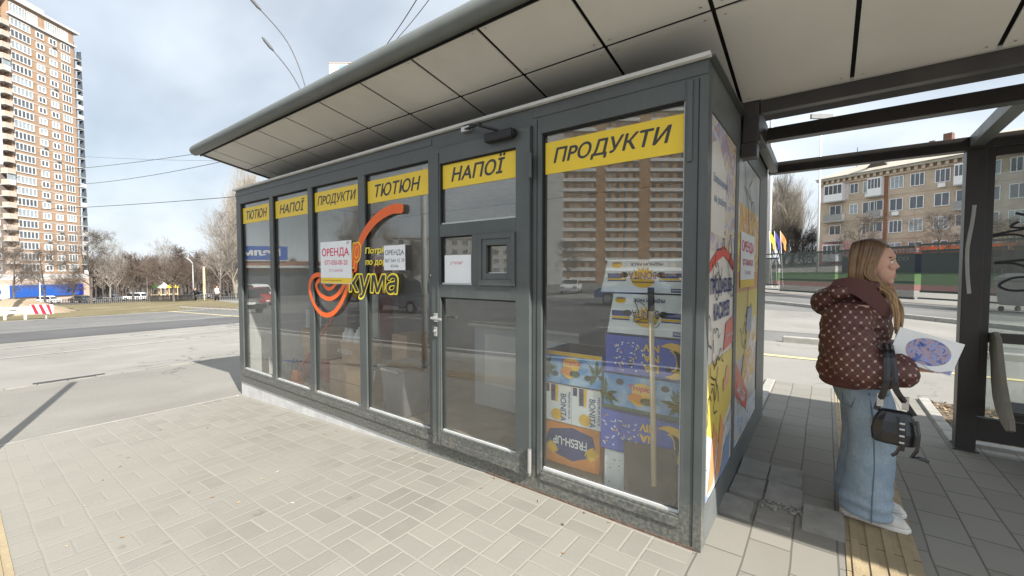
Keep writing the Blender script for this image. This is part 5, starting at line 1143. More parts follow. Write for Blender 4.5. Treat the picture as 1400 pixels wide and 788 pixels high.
mb = MB(); r0 = [fc.p(-.5, EV, .7), fc.p(LEN, EV, .7), fc.p(LEN, EV, -12.7), fc.p(-.5, EV, -12.7)]; rd = [fc.p(6, EV + 3.1, -6), fc.p(LEN, EV + 3.1, -6)]
mb.add(r0 + rd, [(0, 1, 5, 4), (2, 3, 4, 5), (3, 0, 4), (0, 3, 2, 1), (1, 2, 5)], 'roof_slate'); rf = mb.build('roof', bh)
mb = MB(); fc.slab(mb, 11.5, 12.3, EV + 1.8, EV + 4.0, -5.5, -4.7, 'chimney_brick'); mb.build('chimney', rf); mb = MB(); fc.slab(mb, 10.4, 10.9, EV + 1.8, EV + 3.3, -4.5, -4.0, 'chimney_brick'); mb.build('chimney', rf)
mb = MB(); mb.add([fc.p(5.2, EV + .6, -.6), fc.p(7.6, EV + .6, -.6), fc.p(6.4, EV + 1.9, -.8), fc.p(6.4, EV + 1.9, -3)], [(0, 1, 2), (0, 2, 3), (1, 3, 2)], 'cardboard_dark'); mb.build('dormer', rf)
mb = MB(); mb.ball(fc.p(6.8, EV + 1.9, -.3), (.55, .55, .5), 'white', 10, 8); mb.build('satellite_dish', rf)
mb = MB(); mb.tube([fc.p(3.3, EV + .4, -2.5), fc.p(3.3, EV + 4.2, -2.5)], .04, 'black', 5); mb.build('aerial', rf)
mb = MB(); fc.slab(mb, 7.6, 8.0, -1, EV - 1, .0, .07, 'brick_red'); mb.build('pipe_strip', bh)
mb = MB(); fc.slab(mb, 0.0, 3.6, 11.6, 14.0, .0, .03, 'pale_plaster'); fc.slab(mb, 0, 3.9, -1, 5.75, .0, .04, 'pink_plaster'); mb.build('plaster_patch', bh)
flo = [(1.0, 0), (3.65, 1), (6.5, 2), (9.3, 3), (12.1, 4)]
for z, fl in flo:
    for a, kind in ((2.05, 'balc'), (4.25, 's'), (5.95, 'w'), (7.0, 'bal2'), (8.9, 'w'), (10.9, 'w'), (13.2, 'w'), (15.3, 'bal2'), (17.2, 'w'), (19.2, 'w'), (21.5, 'balc'), (23.5, 'w'), (25.6, 'w'), (28, 'bal2'), (30, 'w'), (32, 'w')):
        if kind in ('balc', 'bal2'):
            glazed = (fl in (4, 1)) if kind == 'balc' else fl == 4
            a_ = a if kind == 'balc' else a - .15; wd_ = 2.3 if kind == 'balc' else 1.5
            b = MB(); fc.slab(b, a_ - wd_ / 2, a_ + wd_ / 2, z - .75, z - .6, .03, .9, 'concrete'); fc.slab(b, a_ - wd_ / 2, a_ + wd_ / 2, z - .6, z + .3, .8, .88, 'white' if glazed else ('shop_grey' if fl % 2 else 'stone_pink')); fc.slab(b, a_ - wd_ / 2, a_ - wd_ / 2 + .06, z - .6, z + (1.62 if glazed else .3), .03, .8, 'white'); fc.slab(b, a_ + wd_ / 2 - .06, a_ + wd_ / 2, z - .6, z + (1.62 if glazed else .3), .03, .8, 'white')
            if glazed: fc.slab(b, a_ - wd_ / 2, a_ + wd_ / 2, z + 1.6, z + 1.75, .03, .9, 'white')
            if 'shop_grey' not in MATS: S('shop_grey', (.3, .3, .29), .7)
            bb = b.build('balcony', bh)
            w0 = window(fc, bh, a_, z + (.32 if glazed else .1), wd_ - .1 if glazed else 1.4, 1.28 if glazed else 1.5, 4 if glazed else 2, k=.8 if glazed else .03)
        elif kind == 's': window(fc, bh, a, z + .2, .95, 1.3, 2, gm='win_light' if fl % 2 else 'win_dark', k=.01) if fl in (4, 3) else None
        else:
            window(fc, bh, a, z + .05, 1.3, 1.5, 2 if fl % 2 else 3, gm='win_light' if (fl + int(a)) % 3 == 0 else 'win_dark', k=.01, trans=False)
            if (fl * 7 + int(a)) % 4 == 1: b = MB(); fc.slab(b, a - .3, a + .35, z - .6, z - .1, .05, .4, 'white'); b.build('air_conditioner', bh)
mb = MB(); fc.slab(mb, 9.0, LEN, 3.75, 4.55, .1, 1.2, 'orange')
for i, t in enumerate(('FITNESS',)): mb.text(t, fc.p(8.8 + .4, 3.88, 1.23), fc.e, (0, 0, 1), 2.6, .5, 'white', 0, .03)
mb.build('shop_fascia', bh)
# -- brick tower on the left
tw = thing('apartment_tower', 'tall orange brick apartment tower with white glazed loggias and a blue shop at its foot', 'building', cw(-123, 100))
A = cw(-122.3, 60, 0); ft = Fac(A, VD); ft.n = VR.copy()
BZ = -7.5; TZ = 68.0
def dp(px): return 70200.0 / (700 - px) - 60.0
mb = MB(); ft.slab(mb, 0, dp(23), BZ, TZ - 1, -18, -1.2, 'brick_grey'); mb.build('wall', tw)
mb = MB(); ft.slab(mb, dp(25), dp(113), BZ, TZ, -18, 0, 'brick_orange'); mb.build('wall', tw)
mb = MB(); ft.slab(mb, dp(113), dp(117), BZ, TZ - 2, -18, -.6, 'concrete'); mb.build('wall', tw)
mb = MB(); ft.slab(mb, dp(14) - 1, dp(117) + .4, TZ, TZ + .5, -18.2, .6, 'conc_white'); ft.slab(mb, dp(25), dp(115), TZ - 3.9, TZ - 3.5, 0, .5, 'conc_white'); ft.slab(mb, dp(27), dp(100), TZ + .5, TZ + 4.5, -14, -5, 'concrete'); mb.build('roof', tw)
nf = 23; fh = (TZ - 4.2 - 1.0) / nf
mb = MB()
for i in range(nf + 1):
    z = 1.0 + i * fh; ft.slab(mb, dp(25) - .05, dp(113), z - .25, z, 0, .06, 'concrete'); ft.slab(mb, 0, dp(23), z - .3, z - .1, -1.2, -1.1, 'conc_white')
mb.build('floor_bands', tw)
q = random.Random(3)
def row_windows(mb_): pass
stuff = MB()
def win_into(mb, fc, a, z, w_, h_, nv, fm, gm, k):
    fc.slab(mb, a - w_ / 2, a + w_ / 2, z, z + h_, k, k + .03, gm)
    for i in range(nv + 1): x = a - w_ / 2 + w_ * i / nv; fc.slab(mb, x - .1, x + .1, z, z + h_, k + .03, k + .1, fm)
    fc.slab(mb, a - w_ / 2, a + w_ / 2, z + h_ - .1, z + h_ + .1, k + .031, k + .11, fm); fc.slab(mb, a - w_ / 2, a + w_ / 2, z - .1, z + .12, k + .031, k + .11, fm)
wspec = [((dp(29) + dp(55)) / 2, dp(55) - dp(29), 1.75, 5, 'conc_white'), ((dp(63) + dp(73)) / 2, 1.7, 1.45, 2, 'white'), ((dp(80) + dp(90)) / 2, 1.7, 1.45, 2, 'white'), ((dp(96) + dp(107)) / 2, dp(107) - dp(96), 1.8, 3, 'conc_white')]
ncount = 0
for i in range(nf):
    z = 1.0 + i * fh
    for j, (a, w_, h_, nv, fm) in enumerate(wspec):
        mb = MB(); win_into(mb, ft, a, z + .75, w_, h_, nv, fm, q.choice(['win_dark', 'win_light', 'win_dark']), .02)
        if j in (1, 2) and q.random() < .3: ft.slab(mb, a - .2, a + .6, z + .1, z + .6, .03, .45, 'grey_plastic')
        mb.build('window', tw); ncount += 1
    b = MB(); ft.slab(b, dp(14), dp(25) - .02, z - .2, z, -1.1, .7, 'concrete'); ft.slab(b, dp(15), dp(25) - .02, z, z + 1.1, .4, .6, 'conc_white' if i in (19 - 1, 8) else 'stone_pink'); ft.slab(b, dp(14), dp(14) + .2, z, z + 1.1, -1.1, .6, 'stone_pink')
    b.build('balcony', tw)
    if i in (18, 8): b = MB(); ft.slab(b, dp(14), dp(25), z + 1.1, z + 2.4, .35, .5, 'win_light'); b.build('balcony_glazing', tw)
    b = MB(); ft.slab(b, dp(113), dp(119.5), z - .2, z, -.6, .8, 'concrete'); ft.slab(b, dp(113), dp(119.5), z, z + 1.0, .6, .75, 'win_dark' if q.random() < .5 else 'conc_white'); ft.slab(b, dp(119), dp(119.5), z, z + 2.4, -.5, .7, 'win_dark'); b.build('balcony', tw)
    win_into(stuff, ft, dp(4), z + .8, 1.7, 1.4, 2, 'white', 'win_dark', -1.17); win_into(stuff, ft, dp(-8), z + .8, 1.7, 1.4, 2, 'white', 'win_dark', -1.17)
for px0, px1 in ((28, 50), (51, 66), (75, 92), (93, 106)): mb = MB(); win_into(mb, ft, (dp(px0) + dp(px1)) / 2, TZ - 3.2, dp(px1) - dp(px0) - .3, 2.3, 5, 'conc_white', 'win_light', .02); mb.build('attic_glazing', tw)
tag(stuff.build('window', tw), kind='stuff')
sgn = Fac(cw(-118.0, 85, 0), VD); sgn.n = VR.copy()
mb = MB(); sgn.slab(mb, 0, 33, BZ - .5, -.3, -5, 0, 'stone_pink'); sgn.slab(mb, 0, 33, -.5, .9, -5, -.6, 'conc_white'); mb.build('podium', tw)
mb = MB(); sgn.slab(mb, 13.2, 30, -4.6, -1.7, 0, .35, 'shop_blue'); sgn.slab(mb, 29.0, 30.05, -4.65, -1.65, .0, .4, 'shop_navy'); sgn.slab(mb, 0, 13.2, -4.6, -1.7, 0, .35, 'white')
def onf(a, z, k): return sgn.p(a, z, k)
mb.text('ello', onf(5.2, -4.3, .36), VD, (0, 0, 1), 3.0, 2.3, 'shop_blue', 0, .06); mb.poly([onf(10.4 + 1.2 * math.cos(i * .4), -3.15 + 1.05 * math.sin(i * .4), .37) for i in range(16)], 'shop_blue'); mb.poly([onf(10.4 + .55 * math.cos(i * .4), -3.15 + .35 * math.sin(i * .4), .38) for i in range(16)], 'white')
mb.build('shop_sign', tw)
# -- rooftop sign of an office block behind the kiosk
ob = thing('office_block', 'pale office block behind the kiosk with a white rooftop sign', 'building', cw(-28, 70))
fo = Fac(cw(-31.2, 70, 0), VR); fo.n = -VD
mb = MB(); fo.slab(mb, 0, 30, -3, 27, -14, 0, 'conc_white'); mb.build('wall', ob); mb = MB(); fo.slab(mb, -.2, 30.2, 27, 27.5, -14.2, .2, 'concrete'); mb.build('roof', ob)
for fl in range(8):
    for k in range(9): window(fo, ob, 2 + k * 3.2, 1.5 + fl * 3.1, 1.8, 1.7, 2, k=.01)
mb = MB(); fo.slab(mb, 1.3, 15, 31.6, 35.6, -1.2, 0, 'white'); fo.slab(mb, 1.2, 15.1, 35.6, 35.7, -1.3, .1, 'stone_pink'); fo.slab(mb, 1.4, 15, 27.5, 31.2, -1.2, -.1, 'white')
mb.add([fo.p(a, z, .02) for a, z in ((2.9, 31.95), (6.5, 31.95), (6.5, 35.3), (2.9, 35.3))], [(0, 1, 2, 3)], 'sign_blue'); S('sign_blue', (.22, .42, .62), .6)
def fring(c, r1, r2, m, k): 
    n = 20; v = [fo.p(c[0] + r * math.cos(6.2832 * i / n), c[1] + r * math.sin(6.2832 * i / n), k) for r in (r1, r2) for i in range(n)]; mb.add(v, [(i, (i + 1) % n, n + (i + 1) % n, n + i) for i in range(n)], m)
fring((4.7, 33.9), 1.15, .85, 'white', .04); mb.text('П', fo.p(4.25, 33.35, .04), VR, (0, 0, 1), .9, 1.0, 'white', 0, .02); mb.text('київ', fo.p(3.6, 32.2, .04), VR, (0, 0, 1), 2.2, .4, 'white'); mb.text('КИЇВ', fo.p(7.6, 32.8, .03), VR, (0, 0, 1), 6.5, 2.0, 'sign_blue', 0, .0)
mb.build('roof_sign', ob)
for a in (2.5, 8, 13.5): mb = MB(); fo.slab(mb, a, a + .3, 27.5, 31.6, -1.0, -.7, 'concrete'); mb.build('sign_post', ob)
# -- buildings across the main road behind the viewer, seen in the glass
def slabblock(name, lbl, o, e, length, depth_, base, top, wallm, floors, cols, parts):
    t = thing(name, lbl, 'building', o); f = Fac(o, e)
    if f.n.dot(Vector((0, 0, 0)) - f.o) < 0: f.n = -f.n
    mb = MB(); f.slab(mb, 0, length, base, top, -depth_, 0, wallm); mb.build('wall', t); mb = MB(); f.slab(mb, -.2, length + .2, top, top + .6, -depth_ - .2, .3, 'concrete'); mb.build('roof', t)
    parts(t, f, base, top, floors, cols, length); return t
def tower_parts(t, f, base, top, floors, cols, length):
    fh = (top - base - 3) / floors; q = random.Random(6); st = MB()
    for k, (a0, a1, m) in enumerate(((0, .10, 'conc_white'), (.31, .37, 'brick_orange_lit'), (.585, .655, 'brick_orange_lit'), (.87, 1.0, 'conc_white'))): mb = MB(); f.slab(mb, length * a0, length * a1, base, top, 0, .4 if k in (0, 3) else .2, m); mb.build('pilaster', t)
    for i in range(floors):
        z = base + 3 + i * fh
        for a0, a1 in ((.10, .31), (.37, .585), (.655, .87)):
            b = MB(); f.slab(b, length * a0, length * a1, z - .1, z + .85, .0, .3, 'white'); nn = 4
            for k in range(nn):
                x = length * (a0 + (a1 - a0) * (k + .5) / nn); f.slab(b, x - .42, x + .42, z + 1.0, z + 2.3, .0, .06, q.choice(['win_dark', 'win_dark', 'win_light']))
            b.build('balcony', t)
slabblock('apartment_tower', 'white and orange panel tower reflected in the end window of the kiosk', (-66, -104, -3.5), Vector((31, -23, 0)), 46, 16, -4, 78, 'brick_orange_lit', 27, 3, tower_parts)
def plain_parts(t, f, base, top, floors, cols, length):
    fh = (top - base - 2) / floors; st = 0
    for i in range(floors):
        for k in range(cols):
            window(f, t, length * (k + .5) / cols, base + 2 + i * fh + .8, 1.5, 1.4, 2, k=.01)
slabblock('apartment_house', 'grey five storey house left of the reflected panel tower', (-98, -70, -3), Vector((30, -32, 0)), 42, 12, -4, 11, 'concrete', 5, 14, plain_parts)
slabblock('apartment_house', 'brown four storey block far along the main road', (-150, -55, -5), Vector((10, -45, 0)), 46, 12, -7, 5, 'brick_grey', 4, 12, plain_parts)
slabblock('apartment_house', 'tan brick block across the main road behind the car park', (-20, -95, -1), Vector((46, 4, 0)), 48, 12, -2, 9, 'brick_tan', 3, 12, plain_parts)
sm = thing('supermarket', 'low supermarket with a blue lettered fascia across the main road', 'building', (-85, -25, -3)); fs = Fac((-86, -22, 0), Vector((16, -20, 0)))
if fs.n.dot(-fs.o) < 0: fs.n = -fs.n
mb = MB(); fs.slab(mb, 0, 24, -4, 3.4, -14, 0, 'brick_red'); mb.build('wall', sm); mb = MB(); fs.slab(mb, 2, 15, 3.6, 6.0, -.2, .4, 'shop_blue'); vx = fs.e if fs.e.cross(Vector((0, 0, 1))).dot(fs.n) > 0 else -fs.e
mb.text('Велмарт', fs.p(3 if vx == fs.e else 14, 4.0, .45), vx, (0, 0, 1), 10, 1.6, 'white', 0, .04); mb.build('fascia', sm); mb = MB(); fs.slab(mb, 1, 23, -3, 1.5, 0, .1, 'win_dark'); fs.slab(mb, 0, 24, 2.2, 2.6, 0, 1.2, 'conc_white'); mb.build('shop_front', sm)

# ------------------------------------------------------------------ vehicles
def car_proto(key, van=False):
    t = thing('car', 'car', 'car', (0, 0, 0)); m = 'car_white'
    if not van: prof = [(-2.1, .35), (-2.15, .62), (-2.05, .92), (-1.55, .98), (-1.0, 1.38), (-.3, 1.46), (.45, 1.42), (1.05, 1.0), (1.9, .86), (2.12, .66), (2.15, .35)]
    else: prof = [(-2.2, .35), (-2.25, .7), (-2.2, 1.1), (-1.95, 1.6), (-1.5, 1.78), (.3, 1.76), (.8, 1.55), (1.25, 1.08), (2.0, .95), (2.2, .7), (2.2, .35)]
    mb = MB(); rings = [[(x, y, .35 + (z - .35) * 1.0) if z < 1.0 else (x * .97, y * ins, z) for x, z in prof] for y, ins in ((-.84, .86), (-.87, .86), (.87, .86), (.84, .86))]
    mb.loft(rings, 'car_paint'); mb.build('body', t, bevel=.05)
    b = prof; wz = 1.0
    mb = MB()
    x0, x1, zt = (-1.05, .55, 1.38) if not van else (-1.9, .85, 1.66)
    for s in (-1, 1): mb.add([(x0 - .35, .85 * s, 1.02), (x1 + .35, .85 * s, 1.02), (x1, .765 * s, zt - .02), (x0 + .1, .765 * s, zt - .02)], [(0, 1, 2, 3)], 'car_glass')
    mb.build('side_windows', t)
    mb = MB(); fx = (1.02, .47, 1.40) if not van else (1.23, .82, 1.53); mb.add([(fx[0] + .03, -.7, 1.03), (fx[0] + .03, .7, 1.03), (fx[1] + .03, .64, fx[2]), (fx[1] + .03, -.64, fx[2])], [(0, 1, 2, 3)], 'car_glass'); mb.build('windscreen', t)
    mb = MB(); rx = (-1.52, -1.03, 1.36) if not van else (-2.15, -1.92, 1.58); mb.add([(rx[0] - .04, -.68, 1.03), (rx[0] - .04, .68, 1.03), (rx[1] - .04, .62, rx[2]), (rx[1] - .04, -.62, rx[2])], [(0, 1, 2, 3)], 'car_glass'); mb.build('rear_window', t)
    for x in (-1.35, 1.35):
        for s in (-1, 1):
            mb = MB(); mb.tube([(x, .70 * s, .32), (x, .885 * s, .32)], .32, 'tyre', 18); wv = mb.build('wheel', t); mb = MB(); mb.tube([(x, .88 * s, .32), (x, .893 * s, .32)], .2, 'steel', 12); mb.build('rim', wv)
    for s in (-1, 1):
        mb = MB(); mb.obox((2.12, .6 * s, .7), (.05, 0, 0), (0, .18, 0), (0, 0, .07), 'win_light'); mb.build('headlight', t); mb = MB(); mb.obox((-2.11, .66 * s, .78), (.05, 0, 0), (0, .12, 0), (0, 0, .09), 'lamp_red'); mb.build('tail_light', t)
    mb = MB(); mb.box(2.145, 2.17, -.28, .28, .42, .54, 'white'); mb.box(-2.19, -2.155, -.28, .28, .6, .72, 'white'); mb.build('number_plate', t)
    CARP[key] = [t, False]
CARP = {}
S('car_paint', (.7, .7, .7), .25)
car_proto('sedan'); car_proto('van', True)
def car(key, p, rz, paint, lbl, grp='parked cars'):
    t, used = CARP[key]
    if used: t = copy_tree(t)
    else: CARP[key][1] = True
    t.location = p; t.rotation_euler = (0, 0, rz); t['label'] = lbl; t['group'] = grp
    for c in t.children:
        if c.name.startswith('body'):
            if len(c.material_slots): c.data = c.data.copy(); c.data.materials[0] = MATS[paint]
    return t
PK = 'cars parked across the side road'
def carat(px, dep, key, rz, paint, lbl): car(key, cw((px - 700) / 574 * dep, dep), rz, paint, lbl, PK)
vdir = math.atan2(VR.y, VR.x)
carat(66, 100, 'van', vdir, 'car_white', 'white van parked under the blue shop sign'); carat(4, 95, 'sedan', vdir + .1, 'car_white', 'white car at the dirt heap on the photo edge'); carat(184, 96, 'van', vdir + 3.1, 'car_white', 'white estate car with dark windows before the park'); carat(156, 98, 'sedan', vdir, 'car_grey', 'dark grey car by the park fence'); carat(272, 90, 'sedan', vdir, 'car_grey', 'grey car behind the curved street lamp'); carat(112, 85, 'sedan', vdir, 'car_grey', 'grey car in front of the shop entrance')
for i, (x, y, k, pnt, l, a) in enumerate(((-17, -11.8, 'van', 'car_grey', 'dark grey van in the near lane of the main road', 3.14), (-3.2, -17.5, 'sedan', 'car_white', 'white car stopped in the far lane of the main road', 3.14), (-7.5, -19.5, 'sedan', 'car_blue', 'blue car on the far side of the main road', 3.14), (-27, -7.4, 'sedan', 'car_black', 'black car following the dark grey van', 3.14), (-36, -12, 'sedan', 'car_red', 'red car on the main road', 0), (-33, -19.5, 'sedan', 'car_yellow', 'yellow taxi on the far side of the main road', 0), (-20, -35, 'sedan', 'car_white', 'white car parked before the panel tower', 1.2), (-16, -36, 'van', 'car_grey', 'grey van parked before the panel tower', 1.2), (-25, -34.5, 'sedan', 'car_white', 'white car parked left of the grey van', 1.25), (-11, -37, 'sedan', 'car_black', 'black car parked right of the grey van', 1.2), (-45, -16, 'van', 'car_white', 'white van on the far lane', 0), (-2.5, -12, 'sedan', 'car_black', 'black car in the second lane opposite the end window', 3.14))):
    car(k, (x, y, g(x)), a, pnt, l, 'cars on the main road')
for i, (x, y, s, k) in enumerate(((-48, -38, 1.0, 'round'), (-60, -40, 1.1, 'tall'), (-75, -50, 1.1, 'round'), (-95, -58, 1.2, 'tall'), (-40, -45, .8, 'spread'), (-110, -50, 1.2, 'round'), (-30, -52, .7, 'spread'), (-125, -72, 1.2, 'tall'))):
    plant(k, (x, y, g(x)), s, i * 1.3, ['bare tree across the road beside the supermarket', 'tall bare tree across the road', 'broad bare tree on the far pavement', 'tall bare tree in front of the brown block', 'small bare tree at the car park', 'broad bare tree far down the main road', 'small bare tree before the panel tower', 'tall bare tree at the end of the main road'][i], 'trees across the main road')

# ------------------------------------------------------------------ park edge on the left
fence_pts = [cw((px - 700) / 574 * d, d) for px, d in ((40, 62), (125, 60), (205, 60), (268, 52), (330, 52))]
for i, (a, b) in enumerate(zip(fence_pts, fence_pts[1:])):
    f_ = thing('park_fence', ['low dark picket fence before the white van', 'low dark picket fence behind the leaning tree', 'low dark picket fence before the playground', 'low dark picket fence beside the park path'][i], 'fence', a, 'low park fences')
    n = int((b - a).length / .28); mb = MB()
    for k in range(n): p = a.lerp(b, k / n); mb.box(p.x - .03, p.x + .03, p.y - .03, p.y + .03, g(p.x), g(p.x) + .8, 'shelter_metal')
    mb.build('pickets', f_); mb = MB()
    for z in (.25, .7): mb.bar(a + Vector((0, 0, z)), b + Vector((0, 0, z)), .04, .05, 'shelter_metal')
    mb.build('rail', f_)
S('lamp_steel', (.1, .105, .11), .6)
def lamp_post(p, h, lbl, curve, ar=.035, am='lamp_steel'):
    t = thing('street_lamp', lbl, 'street lamp', p); p = Vector(p); mb = MB(); top = p + Vector((0, 0, h)); mb.tube([p, top], [.11, .06], 'pole_grey', 8); mb.build('pole', t, smooth=True)
    for cvs in curve:
        mb = MB(); pts = smooth_path3([top] + [p + Vector(c) for c in cvs], 5); mb.tube(pts, ar, am, 6); mb.build('arm', t, smooth=True)
        e = pts[-1]; d = (pts[-1] - pts[-2]).normalized(); mb = MB(); mb.tube([e - d * .1, e + d * .2, e + d * .75, e + d * .95], [.045, .10, .09, .04], 'lamp_steel', 8); mb.build('lamp_head', t, smooth=True)
p = cw((264 - 700) / 574 * 60, 60); lamp_post(p, 5.2, 'curved street lamp behind the park fence', [[tuple(-VR * .5 + Vector((0, 0, 5.8))), tuple(-VR * 1.2 + Vector((0, 0, 6.1))), tuple(-VR * 2.0 + Vector((0, 0, 6.1)))]], .09, 'pole_grey')
p = cw((201 - 700) / 574 * 80, 80); lamp_post(p, 6.5, 'short street lamp in the middle of the park', [[tuple(-VR * .6 + Vector((0, 0, 7.1)))]])
pd = 26.0; p = cw((430 - 700) / 574 * pd, pd)
lamp_post(p, 11.0, 'tall street lamp with two long curved arms rising behind the kiosk roof', [[tuple(-VR * .35 + Vector((0, 0, 13.6))), tuple(-VR * 1.35 + Vector((0, 0, 16.2))), tuple(-VR * 3.0 + Vector((0, 0, 18.2)))], [tuple(-VR * .4 + Vector((0, 0, 12.8))), tuple(-VR * 1.2 + Vector((0, 0, 14.4))), tuple(-VR * 2.3 + Vector((0, 0, 15.8)))]])
p = cw((279 - 700) / 574 * 58, 58); mb = MB(); mb.tube([p, p + Vector((0, 0, 4.6))], [.18, .14], 'wood', 8); mb.box(p.x - .2, p.x + .2, p.y - .2, p.y + .2, p.z + 4.6, p.z + 4.68, 'steel'); tag(mb.build('utility_pole', loc=p), 'short pale wooden pole right of the curved street lamp', 'pole')
p = cw((54 - 700) / 574 * 52, 52); mb = MB(); mb.tube([p, p + Vector((0, 0, 3.0))], .06, 'pole_white', 8); mb.box(p.x - .1, p.x + .1, p.y - .1, p.y + .1, p.z, p.z + .1, 'concrete'); tag(mb.build('post', loc=p), 'thin white post in front of the blue shop sign', 'post')
def figure(px, dep, lbl, top, legs, rz, stride):
    t = thing('person', lbl, 'person', cw((px - 700) / 574 * dep, dep)); o_ = ORG[t.name]; mb = MB(); Rz = Matrix.Rotation(rz, 3, 'Z')
    def w_(x, y, z): return o_ + Rz @ Vector((x, y, z))
    b = MB(); b.tube([w_(0, 0, .85), w_(0, 0, 1.15), w_(0, 0, 1.4), w_(0, 0, 1.5)], [.15, .15, .17, .06], 'skin', 10); b.ball(w_(.02, 0, 1.63), .11, 'skin', 10, 8); b.tube([w_(0, 0, 1.45), w_(.01, 0, 1.58)], .055, 'skin', 8)
    for s in (-1, 1): b.tube([w_(0, .09 * s, .9), w_(stride * s * .5, .09 * s, .48), w_(stride * s, .09 * s, .06)], [.09, .065, .045], 'skin', 8); b.tube([w_(0, .19 * s, 1.4), w_(-.05 * s, .24 * s, 1.12), w_(.15, .2 * s, .95)], [.06, .05, .035], 'skin', 8); b.ball(w_(stride * s + .06, .09 * s, .04), (.12, .05, .04), 'skin', 8, 6)
    put_mesh_off(remeshed(b, .02, 2), 'body', 'skin', t, o_)
    c = MB(); c.loft([[w_(.19 * math.cos(i * .5236), .22 * math.sin(i * .5236), z) if z < 1.3 else w_(.15 * math.cos(i * .5236), .2 * math.sin(i * .5236), z) for i in range(12)] for z in (.82, 1.1, 1.35, 1.46)], top)
    for s in (-1, 1): c.tube([w_(0, .19 * s, 1.41), w_(-.05 * s, .25 * s, 1.12), w_(.13, .21 * s, .97)], [.085, .075, .06], top, 8)
    c.build('jacket', t, smooth=True); c = MB()
    for s in (-1, 1): c.tube([w_(0, .09 * s, .92), w_(stride * s * .5, .09 * s, .48), w_(stride * s, .09 * s, .1)], [.11, .085, .07], legs, 8)
    c.build('trousers', t, smooth=True); c = MB(); c.ball(w_(-.01, 0, 1.67), (.12, .12, .11), 'bark_dark', 10, 8); c.build('hair', t, smooth=True)
def put_mesh_off(me, name, mat, par, off):
    for v in me.vertices: v.co -= off
    return put_mesh(me, name, mat, par)
figure(267, 50, 'person in a dark jacket bending by the park fence', 'black', 'black', 2.2, .05); figure(296, 47, 'person in a white top and black trousers on the park path', 'white', 'black', .6, .12)
# dirt heap and barrier
dh = cw((20 - 700) / 574 * 30, 30); mb = MB(); rr = random.Random(8); n = 28; rows = []
for i in range(9):
    rad = 3.4 * (1 - i / 8.4); rows.append([(dh.x + rad * 1.2 * math.cos(6.2832 * k / n) * (1 + .1 * rr.uniform(-1, 1)) * 1.0, dh.y + rad * math.sin(6.2832 * k / n) * (1 + .1 * rr.uniform(-1, 1)), dh.z + 1.1 * (1 - math.cos(math.pi * min(1, i / 8))) / 2 + rr.uniform(-.05, .05) - .03) for k in range(n)])
mb.loft(rows, 'dirt_mat'); tag(mb.build('dirt_heap', loc=dh, smooth=True), 'heap of pale dug dirt behind the striped barrier', 'dirt heap')
b0 = cw((-40 - 700) / 574 * 23.5, 23.5); b1 = cw((72 - 700) / 574 * 23.5, 23.5); br = thing('road_barrier', 'white guard rail ending in a red and white striped plate', 'barrier', b1)
mb = MB(); dv = (b1 - b0).normalized(); e = b1 - dv * 1.3
for z in (.42, .64): mb.bar(b0 + Vector((0, 0, z)), e + Vector((0, 0, z)), .05, .16, 'pole_white')
mb.build('rail', br, bevel=.01)
for k in range(3): p = b0.lerp(e, .2 + .35 * k); mb = MB(); mb.box(p.x - .06, p.x + .06, p.y - .06, p.y + .06, p.z, p.z + .6, 'concrete'); mb.build('post', br)
mb = MB(); fb = Fac(e, dv); fb.n = -VD; fb.slab(mb, 0, 1.25, b1.z + .28, b1.z + .8, -.02, .03, 'white')
for k in range(3): a0 = .05 + k * .42; mb.add([fb.p(a, b1.z + z, .034) for a, z in ((a0, .8), (a0 + .2, .8), (min(a0 + .45, 1.25), .28), (a0 + .22, .28))], [(0, 1, 2, 3)], 'red')
mb.build('striped_plate', br); mb = MB(); p = fb.p(.8, b1.z, -.05); mb.tube([p, p + Vector((0, 0, .8))], .04, 'pole_grey', 8); mb.build('post', br)
# billboard at the left edge
bb = thing('billboard', 'white rounded billboard at the left edge before the tower', 'billboard', cw((-30 - 700) / 574 * 24, 24)); c0 = cw((-62 - 700) / 574 * 24, 24, 0); fb = Fac(c0, VR); fb.n = -VD
mb = MB(); W_ = 74 / 574 * 24; z0, z1 = 1.5 + 142 / 574 * 24, 1.5 + 267 / 574 * 24; r = .25
o_ = [(W_ - r + r * math.cos(t), z1 - r + r * math.sin(t)) for t in (0, .5, 1.0, 1.57)] + [(r + r * math.cos(t), z1 - r + r * math.sin(t)) for t in (1.57, 2.1, 2.6, 3.14)] + [(r + r * math.cos(t), z0 + r + r * math.sin(t)) for t in (3.14, 3.7, 4.2, 4.71)] + [(W_ - r + r * math.cos(t), z0 + r + r * math.sin(t)) for t in (4.71, 5.2, 5.8, 6.28)]
mb.prism([fb.p(a, z, 0) for a, z in o_], -VD * .3, 'white'); mb.build('panel', bb); mb = MB(); p = fb.p(W_ * .4, 0, -.3); mb.tube([(p.x, p.y, g(p.x)), (p.x, p.y, z0 + .5)], .16, 'pole_grey', 10); mb.build('post', bb)
